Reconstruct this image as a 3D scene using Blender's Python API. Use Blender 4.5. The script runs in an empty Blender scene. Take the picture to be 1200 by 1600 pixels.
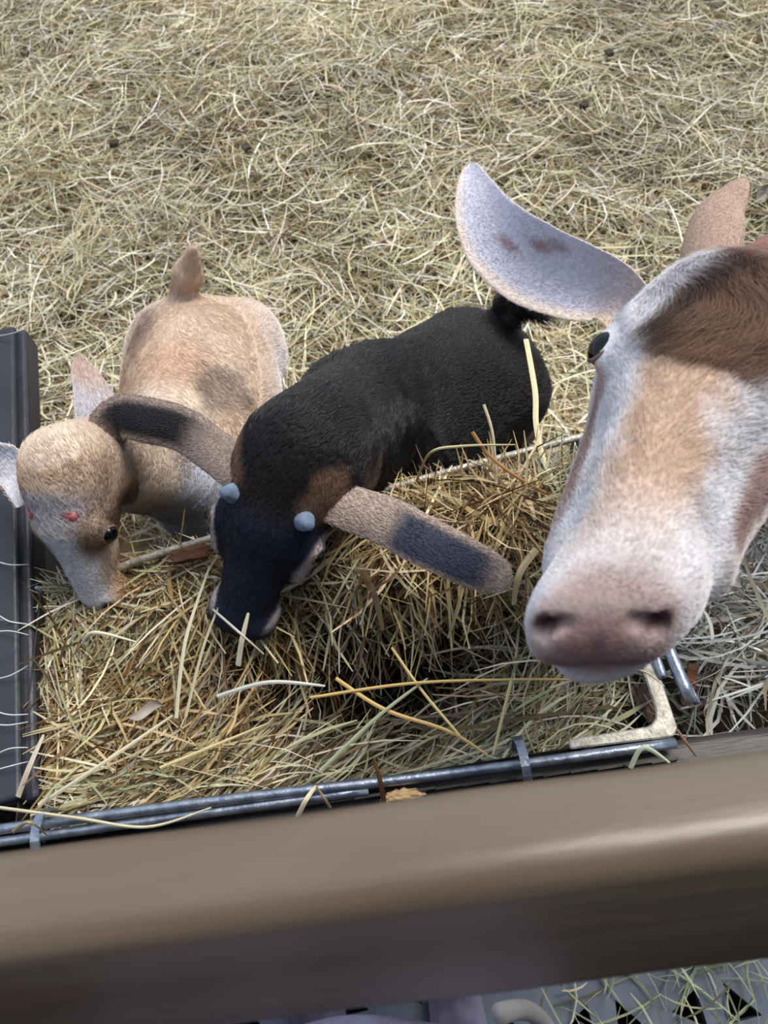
import bpy, bmesh, math
import numpy as np
from mathutils import Vector, Matrix

# ---------------------------------------------------------------- camera, world, sun, exposure
sc = bpy.context.scene
CAM_H, PITCH, ROLL, F = 1.45, 60.0, 9.0, 1160.0
_p, _r = math.radians(PITCH), math.radians(ROLL)
CD = np.array([0, math.cos(_p), -math.sin(_p)]); _U = np.array([0, math.sin(_p), math.cos(_p)])
CR = math.cos(_r) * np.array([1., 0, 0]) - math.sin(_r) * _U
CU = math.sin(_r) * np.array([1., 0, 0]) + math.cos(_r) * _U
CP = np.array([0, 0, CAM_H])
cd = bpy.data.cameras.new('camera'); cam = bpy.data.objects.new('camera', cd)
sc.collection.objects.link(cam); sc.camera = cam
cam.matrix_world = Matrix(((CR[0], CU[0], -CD[0], CP[0]), (CR[1], CU[1], -CD[1], CP[1]), (CR[2], CU[2], -CD[2], CP[2]), (0, 0, 0, 1)))
cd.sensor_fit = 'VERTICAL'; cd.sensor_height = 36; cd.lens = 36 * F / 1600; cd.clip_start = .02
cd.dof.use_dof = True; cd.dof.focus_distance = .82; cd.dof.aperture_fstop = 8.5

w = bpy.data.worlds.new('world'); sc.world = w; w.use_nodes = True
w.node_tree.nodes['Background'].inputs[0].default_value = (.70, .82, 1.0, 1)
w.node_tree.nodes['Background'].inputs[1].default_value = .95
sd = bpy.data.lights.new('sun', 'SUN'); sun = bpy.data.objects.new('sun', sd); sc.collection.objects.link(sun)
sd.energy = 3.7; sd.angle = math.radians(28); sd.color = (1, .93, .83)
sun.rotation_euler = Vector((.55, .42, 1.2)).to_track_quat('Z', 'Y').to_euler()
sc.view_settings.view_transform = 'Standard'; sc.view_settings.look = 'None'
sc.view_settings.gamma = 1; sc.view_settings.use_curve_mapping = False; sc.view_settings.exposure = 0.14

rng = np.random.default_rng(7)
PI = math.pi


def at(px, py, z):
    v = CD + (px - 600) / F * CR + (800 - py) / F * CU
    return CP + v * (z - CAM_H) / v[2]


def atd(px, py, dep):
    return CP + (CD + (px - 600) / F * CR + (800 - py) / F * CU) * dep


def A(*v): return np.array(v, dtype=float)
def nrm(v): return v / (np.linalg.norm(v, axis=-1, keepdims=True) + 1e-12)
def sst(a, b, x):
    t = np.clip((x - a) / (b - a), 0, 1); return t * t * (3 - 2 * t)


def S2L(r, g, b):
    f = lambda c: (c / 255 / 12.92) if c / 255 <= .04045 else ((c / 255 + .055) / 1.055) ** 2.4
    return A(f(r), f(g), f(b))


_waves = [(A(*rng.normal(0, 1, 3)), rng.uniform(0, 6.28)) for _ in range(24)]
def noise(p, freq):
    """cheap smooth pseudo noise in about -1..1 at points p (N,3)"""
    s = 0
    for i, (k, ph) in enumerate(_waves[:12]):
        k2, ph2 = _waves[i + 12]
        s = s + np.sin(p @ k * freq + ph + 1.3 * np.sin(p @ k2 * freq * .7 + ph2))
    return s / 4.5


# ---------------------------------------------------------------- object helpers
def tag(o, label=None, cat=None, group=None, kind=None):
    for k, v in (('label', label), ('category', cat), ('group', group), ('kind', kind)):
        if v: o[k] = v
    return o


def empty(name, loc=(0, 0, 0)):
    o = bpy.data.objects.new(name, None); sc.collection.objects.link(o); o.location = loc; o.empty_display_size = .05
    return o


def link(name, me, parent=None):
    o = bpy.data.objects.new(name, me); sc.collection.objects.link(o)
    if parent is not None:
        o.parent = parent; o.matrix_parent_inverse = Matrix.Translation(-parent.location)
    return o


def npmesh(name, V, Q, mat, col=None, smooth=True, parent=None):
    me = bpy.data.meshes.new(name)
    V = np.asarray(V, dtype=np.float32); Q = np.asarray(Q, dtype=np.int32); n = Q.shape[1]
    me.vertices.add(len(V)); me.vertices.foreach_set('co', V.ravel())
    me.loops.add(Q.size); me.loops.foreach_set('vertex_index', Q.ravel())
    me.polygons.add(len(Q)); me.polygons.foreach_set('loop_start', np.arange(len(Q), dtype=np.int32) * n)
    me.polygons.foreach_set('use_smooth', np.full(len(Q), smooth))
    me.update(calc_edges=True)
    if col is not None:
        a = me.color_attributes.new('col', 'FLOAT_COLOR', 'POINT')
        a.data.foreach_set('color', np.concatenate([col, np.ones((len(col), 1))], 1).astype(np.float32).ravel())
    me.materials.append(mat)
    return link(name, me, parent)


def bm_obj(name, bm, mat, parent=None, smooth=False, bevel=0, seg=2):
    if bevel:
        bmesh.ops.bevel(bm, geom=bm.edges[:], offset=bevel, segments=seg, affect='EDGES', profile=.5)
    for f in bm.faces: f.smooth = smooth
    bmesh.ops.recalc_face_normals(bm, faces=bm.faces)
    me = bpy.data.meshes.new(name); bm.to_mesh(me); bm.free(); me.materials.append(mat)
    return link(name, me, parent)


def add_box(bm, lo, hi, M=None):
    lo, hi = Vector(lo), Vector(hi)
    m = Matrix.Translation((lo + hi) / 2) @ Matrix.Diagonal((*(hi - lo), 1))
    if M is not None: m = M @ m
    return bmesh.ops.create_cube(bm, size=1, matrix=m)


def tube(name, pts, r, mat, parent=None, sides=12, flat=None, caps=True, sub=4):
    """round bar swept along smoothed points; r scalar or list; flat=(axis, factor)"""
    P = np.array([np.array(p, float) for p in pts]); R = np.broadcast_to(np.array(r, float), (len(P),)).copy()
    if len(P) > 2 and sub > 1:
        out, ro = [], []
        for i in range(len(P) - 1):
            p0, p1, p2, p3 = P[max(i - 1, 0)], P[i], P[i + 1], P[min(i + 2, len(P) - 1)]
            for k in range(sub):
                t = k / sub
                out.append(.5 * ((2 * p1) + (-p0 + p2) * t + (2 * p0 - 5 * p1 + 4 * p2 - p3) * t * t + (-p0 + 3 * p1 - 3 * p2 + p3) * t ** 3))
                ro.append(R[i] * (1 - t) + R[i + 1] * t)
        out.append(P[-1]); ro.append(R[-1]); P = np.array(out); R = np.array(ro)
    T = nrm(np.gradient(P, axis=0)); ref = A(0, 0, 1) if abs(T[0][2]) < .9 else A(1, 0, 0)
    V = []
    for i in range(len(P)):
        s = nrm(np.cross(T[i], ref)); u = np.cross(s, T[i]); ref = u
        for k in range(sides):
            a = 2 * PI * k / sides
            V.append(P[i] + R[i] * (math.cos(a) * s + math.sin(a) * u))
    bm = bmesh.new(); vs = [bm.verts.new(v) for v in V]
    for i in range(len(P) - 1):
        for k in range(sides):
            bm.faces.new((vs[i * sides + k], vs[i * sides + (k + 1) % sides], vs[(i + 1) * sides + (k + 1) % sides], vs[(i + 1) * sides + k]))
    if caps:
        bm.faces.new(vs[:sides][::-1]); bm.faces.new(vs[-sides:])
    return bm_obj(name, bm, mat, parent, smooth=True)


# ---------------------------------------------------------------- materials
def mat(name, base, rough=.6, metal=0, n1=None, scale=20, bump=0, bscale=60, stretch=None, spec=None, detail=6):
    """procedural material: noise between two base colours, fine noise bump"""
    m = bpy.data.materials.new(name); m.use_nodes = True; nt = m.node_tree; b = nt.nodes['Principled BSDF']
    b.inputs['Roughness'].default_value = rough; b.inputs['Metallic'].default_value = metal
    if spec is not None: b.inputs['Specular IOR Level'].default_value = spec
    tc = nt.nodes.new('ShaderNodeTexCoord'); mp = nt.nodes.new('ShaderNodeMapping')
    nt.links.new(tc.outputs['Object'], mp.inputs[0])
    if stretch: mp.inputs['Scale'].default_value = stretch
    nz = nt.nodes.new('ShaderNodeTexNoise'); nz.inputs['Scale'].default_value = scale; nz.inputs['Detail'].default_value = detail
    nt.links.new(mp.outputs[0], nz.inputs['Vector'])
    cr = nt.nodes.new('ShaderNodeValToRGB'); cr.color_ramp.elements[0].position = .36; cr.color_ramp.elements[1].position = .66
    cr.color_ramp.elements[0].color = (*base, 1); cr.color_ramp.elements[1].color = (*(n1 if n1 is not None else base), 1)
    nt.links.new(nz.outputs['Fac'], cr.inputs[0]); nt.links.new(cr.outputs[0], b.inputs['Base Color'])
    if bump:
        n2 = nt.nodes.new('ShaderNodeTexNoise'); n2.inputs['Scale'].default_value = bscale; n2.inputs['Detail'].default_value = 5
        nt.links.new(mp.outputs[0], n2.inputs['Vector'])
        bp = nt.nodes.new('ShaderNodeBump'); bp.inputs['Strength'].default_value = bump; bp.inputs['Distance'].default_value = .004
        nt.links.new(n2.outputs['Fac'], bp.inputs['Height']); nt.links.new(bp.outputs[0], b.inputs['Normal'])
    return m


def attr_mat(name, rough=.6, spec=.3, trans=0, grain=0, sheen=0, bump=0):
    """material whose colour is the per-vertex / per-hair coat or straw colour"""
    m = bpy.data.materials.new(name); m.use_nodes = True; nt = m.node_tree; b = nt.nodes['Principled BSDF']
    b.inputs['Roughness'].default_value = rough; b.inputs['Specular IOR Level'].default_value = spec
    at_ = nt.nodes.new('ShaderNodeAttribute'); at_.attribute_name = 'col'
    src = at_.outputs['Color']
    if grain:
        nz = nt.nodes.new('ShaderNodeTexNoise'); nz.inputs['Scale'].default_value = 300
        tc = nt.nodes.new('ShaderNodeTexCoord'); nt.links.new(tc.outputs['Object'], nz.inputs['Vector'])
        mr = nt.nodes.new('ShaderNodeMapRange'); mr.inputs['From Min'].default_value = .3; mr.inputs['From Max'].default_value = .7
        mr.inputs['To Min'].default_value = 1 - grain; mr.inputs['To Max'].default_value = 1 + grain
        nt.links.new(nz.outputs['Fac'], mr.inputs['Value'])
        mx = nt.nodes.new('ShaderNodeVectorMath'); mx.operation = 'SCALE'
        nt.links.new(src, mx.inputs[0]); nt.links.new(mr.outputs[0], mx.inputs['Scale']); src = mx.outputs[0]
        if bump:
            bp = nt.nodes.new('ShaderNodeBump'); bp.inputs['Strength'].default_value = bump; bp.inputs['Distance'].default_value = .002
            nt.links.new(nz.outputs['Fac'], bp.inputs['Height']); nt.links.new(bp.outputs[0], b.inputs['Normal'])
    nt.links.new(src, b.inputs['Base Color'])
    if sheen:
        b.inputs['Sheen Weight'].default_value = sheen
    if trans:
        tr = nt.nodes.new('ShaderNodeBsdfTranslucent'); nt.links.new(src, tr.inputs[0])
        mix = nt.nodes.new('ShaderNodeMixShader'); mix.inputs[0].default_value = trans
        nt.links.new(b.outputs[0], mix.inputs[1]); nt.links.new(tr.outputs[0], mix.inputs[2])
        nt.links.new(mix.outputs[0], nt.nodes['Material Output'].inputs[0])
    return m


M_hay = attr_mat('straw', .5, .35, trans=.18)
M_coat = attr_mat('coat', .75, .2, grain=.12, bump=.3)
M_fur = attr_mat('fur', .5, .35)
M_furblack = attr_mat('fur_black', .38, .5)
M_soil = mat('bedding', S2L(52, 40, 26), .95, n1=S2L(104, 86, 56), scale=14, bump=1, bscale=90)
M_wood = mat('rail_wood', S2L(104, 93, 79), .36, n1=S2L(84, 69, 55), scale=9, bump=.25, bscale=40, stretch=(.25, 1.6, 1.6), spec=.45)
M_wood2 = mat('weathered_shade_wood', S2L(34, 34, 38), .5, n1=S2L(66, 60, 56), scale=12, bump=.6, bscale=40, stretch=(.25, 3, 3))  # dark grey wood, colour deepened for the shade on the lower rail
M_zinc = mat('galvanised_steel', S2L(120, 130, 146), .38, metal=.85, n1=S2L(166, 174, 186), scale=60, bump=.25, bscale=150)
M_zincdull = mat('dusty_steel', S2L(150, 146, 136), .55, metal=.5, n1=S2L(200, 196, 184), scale=90, bump=.5, bscale=200)
M_darkmetal = mat('dark_sheet', S2L(40, 38, 36), .6, metal=.4, n1=S2L(60, 56, 50), scale=20)
M_black = mat('black_board', S2L(22, 24, 32), .4, n1=S2L(38, 41, 52), scale=6, bump=.3, bscale=50, spec=.6)
M_plastic = mat('slatted_plastic', S2L(84, 96, 114), .4, n1=S2L(104, 116, 134), scale=10, spec=.5)
M_pit = mat('pit_dark', S2L(14, 14, 16), .9)
M_bark = mat('bark', S2L(62, 36, 20), .8, n1=S2L(104, 64, 38), scale=60, bump=1, bscale=160, stretch=(.4, 2, 2))
M_bark2 = mat('bark_pink', S2L(98, 74, 62), .8, n1=S2L(130, 104, 90), scale=60, bump=1, bscale=160)
M_cloth = mat('bag_cloth', S2L(58, 55, 76), .8, n1=S2L(130, 126, 154), scale=11, bump=.6, bscale=300, detail=8)
M_pale = mat('pale_trim', S2L(140, 134, 132), .7, n1=S2L(156, 150, 148), scale=30)
M_eye = mat('eye_black', S2L(4, 4, 7), .03, n1=S2L(10, 8, 8), scale=20, spec=.35)
M_lid = mat('eyelid', S2L(78, 56, 50), .6, n1=S2L(128, 98, 84), scale=90)
M_horn = mat('horn', S2L(90, 106, 130), .95, n1=S2L(126, 138, 160), scale=60, bump=.4)
M_dry = mat('dry_leaf', S2L(134, 124, 114), .8, n1=S2L(172, 164, 154), scale=40, bump=.5)
M_dung = mat('dung', S2L(52, 44, 34), .8, n1=S2L(74, 64, 50), scale=60, bump=.5)
M_wall = mat('shade_boards', S2L(84, 60, 44), .8, n1=S2L(60, 42, 32), scale=6, stretch=(1, 1, .2), bump=.5)
M_hoof = mat('hoof', S2L(60, 52, 44), .6, n1=S2L(84, 74, 62))


# ---------------------------------------------------------------- straw
def strands(C, yaw, length, width, curv, lift, roll, K=5, bend=None):
    """centre points C (N,3), heading yaw, ribbons of K stations -> verts, quads"""
    N = len(C); s = np.linspace(-.5, .5, K)[None, :]
    L = length[:, None]; th = yaw[:, None] + curv[:, None] * s
    dx = np.cos(th); dy = np.sin(th); dz = np.tan(lift)[:, None] + (bend[:, None] * s if bend is not None else 0) * np.ones_like(dx)
    step = L / (K - 1)
    P = np.stack([dx, dy, dz], -1); P = nrm(P)
    pos = np.cumsum(P, 1) * step[..., None]; pos = pos - pos.mean(1, keepdims=True) + C[:, None, :]
    side = np.stack([-dy, dx, np.zeros_like(dx)], -1); up = np.cross(P, side)
    ca, sa = np.cos(roll)[:, None, None], np.sin(roll)[:, None, None]
    wv = nrm(side * ca + up * sa)
    prof = np.ones(K); prof[0] = .45; prof[-1] = .3
    hw = (width[:, None] * prof[None, :] / 2)[..., None]
    V = np.stack([pos - wv * hw, pos + wv * hw], 2).reshape(-1, 3)
    b = (np.arange(N) * K * 2)[:, None] + (np.arange(K - 1) * 2)[None, :]
    Q = np.stack([b, b + 1, b + 3, b + 2], -1).reshape(-1, 4)
    return V, Q


def pal(N, cols, wts):
    cols = np.array([S2L(*c) for c in cols]); wts = np.array(wts, float); wts /= wts.sum()
    c = cols[rng.choice(len(cols), N, p=wts)]
    return c * rng.uniform(.82, 1.16, (N, 1)) * (1 + rng.normal(0, .03, (N, 3)))


PALE = [(228, 218, 192), (212, 200, 164), (190, 182, 144), (204, 202, 182), (166, 158, 116), (242, 236, 220), (150, 126, 84), (104, 84, 54)]


def ground_h(P):
    x, y = P[:, 0], P[:, 1]
    h = .024 * noise(P * A(1, 1, 0), 4.5) + .016 * noise(P * A(1, 1, 0) + 5, 13)
    h = h + .11 * (1 - sst(.5, 1.15, y))
    h = h + .34 * sst(.27, .40, x) * (1 - sst(.28, .62, y)) * (1 - sst(.75, 1.0, x)) * sst(.12, .2, y)
    return h


# ================================================================ SETTING
gx = np.linspace(-2.6, 3.2, 150); gy = np.linspace(.06, 5.2, 130)
GX, GY = np.meshgrid(gx, gy, indexing='ij'); GP = np.stack([GX.ravel(), GY.ravel(), np.zeros(GX.size)], 1)
GP[:, 2] = ground_h(GP) - .02
ii = np.arange(len(gx) * len(gy)).reshape(len(gx), len(gy))
GQ = np.stack([ii[:-1, :-1].ravel(), ii[1:, :-1].ravel(), ii[1:, 1:].ravel(), ii[:-1, 1:].ravel()], 1)
tag(npmesh('floor', GP, GQ, M_soil), kind='structure')

bm = bmesh.new(); add_box(bm, (-2.6, -1.5, -.12), (3.2, .2, -.07)); tag(bm_obj('floor_pit', bm, M_pit), kind='structure')


def slatted_floor():
    bm = bmesh.new(); cs = .088
    nx, ny = 17, 7; x0, y0 = -.75, -.46
    shapes = [[(.2, .2), (.8, .25), (.3, .82)], [(.8, .2), (.78, .8), (.25, .5)]]
    for i in range(nx):
        for j in range(ny):
            sh = shapes[(i + j) % 2]
            o = [(x0 + i * cs, y0 + j * cs), (x0 + (i + 1) * cs, y0 + j * cs), (x0 + (i + 1) * cs, y0 + (j + 1) * cs), (x0 + i * cs, y0 + (j + 1) * cs)]
            h = [(x0 + (i + a) * cs, y0 + (j + b) * cs) for a, b in sh]
            vo = [bm.verts.new((*p, 0)) for p in o]; vh = [bm.verts.new((*p, 0)) for p in h]
            es = [bm.edges.new((vo[k], vo[(k + 1) % 4])) for k in range(4)] + [bm.edges.new((vh[k], vh[(k + 1) % 3])) for k in range(3)]
            bmesh.ops.triangle_fill(bm, edges=es, use_beauty=True, use_dissolve=False)
    bmesh.ops.remove_doubles(bm, verts=bm.verts, dist=1e-5)
    r = bmesh.ops.extrude_face_region(bm, geom=bm.faces[:])
    bmesh.ops.translate(bm, vec=(0, 0, -.02), verts=[v for v in r['geom'] if isinstance(v, bmesh.types.BMVert)])
    return bm_obj('floor_slatted', bm, M_plastic)
tag(slatted_floor(), kind='structure')

wall = tag(empty('added_shade_wall', (0, -1.5, 0)), kind='structure')  # added board wall, out of view, cuts sky light from behind the rail
for i in range(22):
    bm = bmesh.new(); x = -2.2 + i * .2
    add_box(bm, (x + .003, -1.53 - .004 * (i % 3), -.08), (x + .197, -1.5 - .004 * (i % 3), 2.295))
    bm_obj('plank', bm, M_wall, wall, bevel=.004, seg=1)


bm = bmesh.new(); add_box(bm, (-2.4, -1.56, 2.30), (2.4, -.30, 2.34)); tag(bm_obj('added_shade_roof', bm, M_wall), kind='structure')  # added roof, out of view, shades the near face of the top rail

# ---- rails of the pen fence
def rail(name, y, z, ry, rz, m, label, cat, flatness=3.2, x0=-1.75, x1=1.75, knots=()):
    n, k = 140, 28; V = []
    for i in range(n + 1):
        x = x0 + (x1 - x0) * i / n
        wob = .0014 * math.sin(x * 9) + .001 * math.sin(x * 23 + 1)
        for j in range(k):
            a = 2 * PI * j / k; c, s = math.cos(a), math.sin(a); e = 2 / flatness
            rr = 1 + wob * 12
            V.append((x, y + ry * rr * abs(c) ** e * (1 if c > 0 else -1), z + rz * rr * abs(s) ** e * (1 if s > 0 else -1) + wob))
    bm = bmesh.new(); vs = [bm.verts.new(v) for v in V]
    for i in range(n):
        for j in range(k):
            bm.faces.new((vs[i * k + j], vs[i * k + (j + 1) % k], vs[(i + 1) * k + (j + 1) % k], vs[(i + 1) * k + j]))
    bm.faces.new(vs[:k][::-1]); bm.faces.new(vs[-k:])
    return tag(bm_obj(name, bm, m, smooth=True), label, cat)


def top_rail():
    """leaning rounded rectangle section, slightly uneven along its length"""
    hw, hh, rd, tilt = .023, .056, .015, math.radians(23); sec = []
    for (cx, cz, a0) in ((hw - rd, hh - rd, 0), (-hw + rd, hh - rd, 90), (-hw + rd, -hh + rd, 180), (hw - rd, -hh + rd, 270)):
        for k in range(7):
            a = math.radians(a0 + 15 * k); sec.append((cx + rd * math.cos(a), cz + rd * math.sin(a)))
    bm = bmesh.new(); rows = []; n = 160
    for i in range(n + 1):
        x = -1.75 + 3.5 * i / n; g = 1 + .012 * math.sin(x * 17) + .01 * math.sin(x * 41 + 1); row = []
        for u, v in sec:
            y = u * math.cos(tilt) + v * math.sin(tilt); z = -u * math.sin(tilt) + v * math.cos(tilt)
            row.append(bm.verts.new((x, RAIL_Y - .003 - .025 * x + y * g, RAIL_Z + z * g + .0012 * math.sin(x * 9))))
        rows.append(row)
    m = len(sec)
    for r0, r1 in zip(rows[:-1], rows[1:]):
        for k in range(m): bm.faces.new((r0[k], r0[(k + 1) % m], r1[(k + 1) % m], r1[k]))
    bm.faces.new(rows[0][::-1]); bm.faces.new(rows[-1])
    tag(bm_obj('fence_rail', bm, M_wood, smooth=True), 'thick brown wooden top rail crossing the bottom of the view, out of focus', 'rail')
RAIL_Y, RAIL_Z = .0168, 1.078
top_rail()
rail('lower_fence_rail', .096, .622, .046, .022, M_wood2, 'weathered lower fence rail, coloured dark for deep shade, showing right of the hay feeder corner', 'rail', 5)
for x, lab in ((-1.7, 'wooden fence post holding the left ends of both rails'), (1.7, 'wooden fence post holding the right ends of both rails')):
    bm = bmesh.new(); add_box(bm, (x - .06, .0, -.1), (x + .06, .12, 1.25))
    tag(bm_obj('fence_post', bm, M_wood2, bevel=.008), lab, 'post')

# ---- black partition at the left
part = tag(empty('stall_partition', (-.62, .5, 0)), 'black scuffed boxy partition along the left edge of the hay, strewn with stray straws', 'partition')
PT, PYAW, P0 = .663, math.radians(7.2), (-.408, .185)
def pm(z=0): return Matrix.Translation((P0[0], P0[1], z)) @ Matrix.Rotation(PYAW, 4, 'Z')
PLEN = .70
bm = bmesh.new(); add_box(bm, (-.36, 0, PT - .024), (-.012, PLEN, PT), pm()); bm_obj('top_board', bm, M_black, part, bevel=.005, seg=3)
bm = bmesh.new(); add_box(bm, (-.345, .01, -.02), (-.19, PLEN - .01, PT - .025), pm()); bm_obj('side_panel', bm, M_black, part, bevel=.004)
bm = bmesh.new(); add_box(bm, (-.022, -.002, PT - .055), (0, PLEN + .002, PT - .012), pm()); bm_obj('edge_strip', bm, M_black, part, bevel=.006, seg=3)
def panel_x(y): return P0[0] - (y - P0[1]) * math.tan(PYAW)

# ================================================================ FEEDER
FX0, FX1, FY0, FY1, FZ = -.43, .27, .142, .49, .66
fd = tag(empty('hay_feeder', (-.09, .3, .35)), 'galvanised wire and sheet hay feeder hooked on the fence, filled with hay', 'feeder')
def fy(x): return FY0 + .012 * (-x - .1) / .35            # front rim runs very slightly askew
def by(x): return .445 + (x + .3) * .13
R1 = .0055
tube('rim_rod', [(FX0 - .07, fy(FX0) + .004, FZ), (-.2, fy(-.2) + .004, FZ + .002), (.02, fy(.02) + .003, FZ - .001), (.255, fy(.255) + .006, FZ)], R1, M_zinc, fd)
tube('rim_rod', [(FX0 - .06, fy(FX0) - .008, FZ - .004), (-.25, fy(-.25) - .006, FZ - .004), (-.06, fy(-.06) - .003, FZ - .004)], R1 * .9, M_zinc, fd)
tube('rim_rod', [(FX0, by(FX0), FZ - .05), (-.37, by(-.37), FZ - .035), (-.31, by(-.31), FZ - .002), (-.1, by(-.1), FZ + .003), (.1, by(.1), FZ + .006), (.285, by(.285), FZ + .002)], .0046, M_zincdull, fd)
tube('rim_rod', [(.283, FY0 + .03, FZ + .002), (.275, .3, FZ + .004), (.274, by(.27), FZ)], R1 * 1.25, M_zinc, fd)
tube('rim_rod', [(.264, FY0 + .06, FZ), (.262, .25, FZ + .003), (.259, by(.26), FZ)], R1, M_zinc, fd)
tube('rim_rod', [(.292, FY0 + .03, FZ - .006), (.286, .25, FZ - .01), (.284, by(.28), FZ - .01)], R1 * .7, M_zinc, fd)
tube('rim_rod', [(FX0, fy(FX0), FZ - .04), (FX0 - .003, .3, FZ - .045), (FX0, by(FX0), FZ - .05)], R1, M_zinc, fd)
# flat strip and angle corner
def rounded_plate(name, pts, z0, z1, m, parent, bev=.0015):
    bm = bmesh.new(); vs = [bm.verts.new((*p, z0)) for p in pts]; f = bm.faces.new(vs)
    r = bmesh.ops.extrude_face_region(bm, geom=[f]); bmesh.ops.translate(bm, vec=(0, 0, z1 - z0), verts=[v for v in r['geom'] if isinstance(v, bmesh.types.BMVert)])
    return bm_obj(name, bm, m, parent, bevel=bev, seg=1)
arc = [(.246 - .016 + .016 * math.cos(a), .158 + .014 - .016 * math.sin(a)) for a in np.linspace(0, PI / 2, 6)]
rounded_plate('corner_bracket', [(.262, .225), (.262, .150), (.255, .142), (.15, .146), (.15, .156)] + arc[::-1] + [(.246, .225)], FZ - .004, FZ + .001, M_zincdull, fd)
bm = bmesh.new()
for i in range(26):     # jagged lower lip of the strip
    x = -.46 + i * .0275
    add_box(bm, (x, fy(x) - .010, FZ - .026 + .003 * math.sin(i * 2.1)), (x + .0278, fy(x) - .0075, FZ - .004 - .002 * (i % 2)))
bm_obj('front_strip', bm, M_darkmetal, fd)
def sheet(name, lo, hi, m=M_darkmetal):
    bm = bmesh.new(); add_box(bm, lo, hi); return bm_obj(name, bm, m, fd, bevel=.001, seg=1)
sheet('front_panel', (FX0, .147, .40), (.262, .149, FZ - .006))
sheet('side_panel', (.262, .15, .40), (.264, .49, FZ - .008))
sheet('side_panel', (FX0, .15, .40), (FX0 + .002, .43, FZ - .008))
sheet('base_panel', (FX0, .147, .396), (.264, .50, .40))
for i in range(12):
    x = -.43 + i * .062
    tube('back_wire', [(x, by(x), FZ), (x, by(x) - .006, .53), (x, by(x) - .015, .40)], .0022, M_zinc, fd, sides=8)
for z in (.46, .53, .60):
    tube('cross_wire', [(FX0, by(FX0) - .004, z), (.27, by(.27) - .004, z)], .0022, M_zinc, fd, sides=8)
for x in (-.415, .225):
    for y in (.17, .44):
        tube('leg', [(x, y, -.07 if y < .2 else .0), (x, y, .40)], .009, M_zinc, fd)
def hook(px, py, tx):
    c = at(px, py, FZ + .01)
    bm = bmesh.new(); pr = []
    for a in np.linspace(-.5 * PI, 1.0 * PI, 15):
        y = c[1] + .026 * math.cos(a); z = FZ - .008 + .026 * math.sin(a)
        pr.append((y, z))
    pr.append((c[1] - .026, FZ - .05))
    secs = []
    for i, (y, z) in enumerate(pr):
        a = math.atan2(z - FZ + .008, y - c[1]); ny, nz = (math.cos(a), math.sin(a)) if i < 15 else (-1, 0)
        secs.append([bm.verts.new((c[0] + sx * .0045, y + ny * t, z + nz * t)) for sx, t in ((-1, 0), (1, 0), (1, .003), (-1, .003))])
    for s0, s1 in zip(secs[:-1], secs[1:]):
        for k in range(4): bm.faces.new((s0[k], s0[(k + 1) % 4], s1[(k + 1) % 4], s1[k]))
    bm.faces.new(secs[0][::-1]); bm.faces.new(secs[-1])
    bm_obj('hook', bm, M_zinc, fd, smooth=False)
hook(818, 1190, 0); hook(62, 1306, 0)


def feeder_surf(P):
    x, y = P[:, 0], P[:, 1]
    h = .645 + .012 * noise(P * A(1, 1, 0), 9) + .010 * noise(P * A(1, 1, 0) + 3, 26)
    g = lambda cx, cy, sx, sy: np.exp(-((x - cx) / sx) ** 2 - ((y - cy) / sy) ** 2)
    h = h - .25 * g(-.06, .27, .15, .085) - .06 * g(.06, .30, .12, .05) - .12 * g(.245, .175, .04, .035)
    h = h + .055 * g(.10, .42, .12, .05) + .025 * g(-.22, .19, .18, .03) - .05 * g(-.33, .37, .08, .05)
    return np.minimum(h, np.where((x > .08) & (y > by(x) - .045), .652, 9.))


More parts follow.
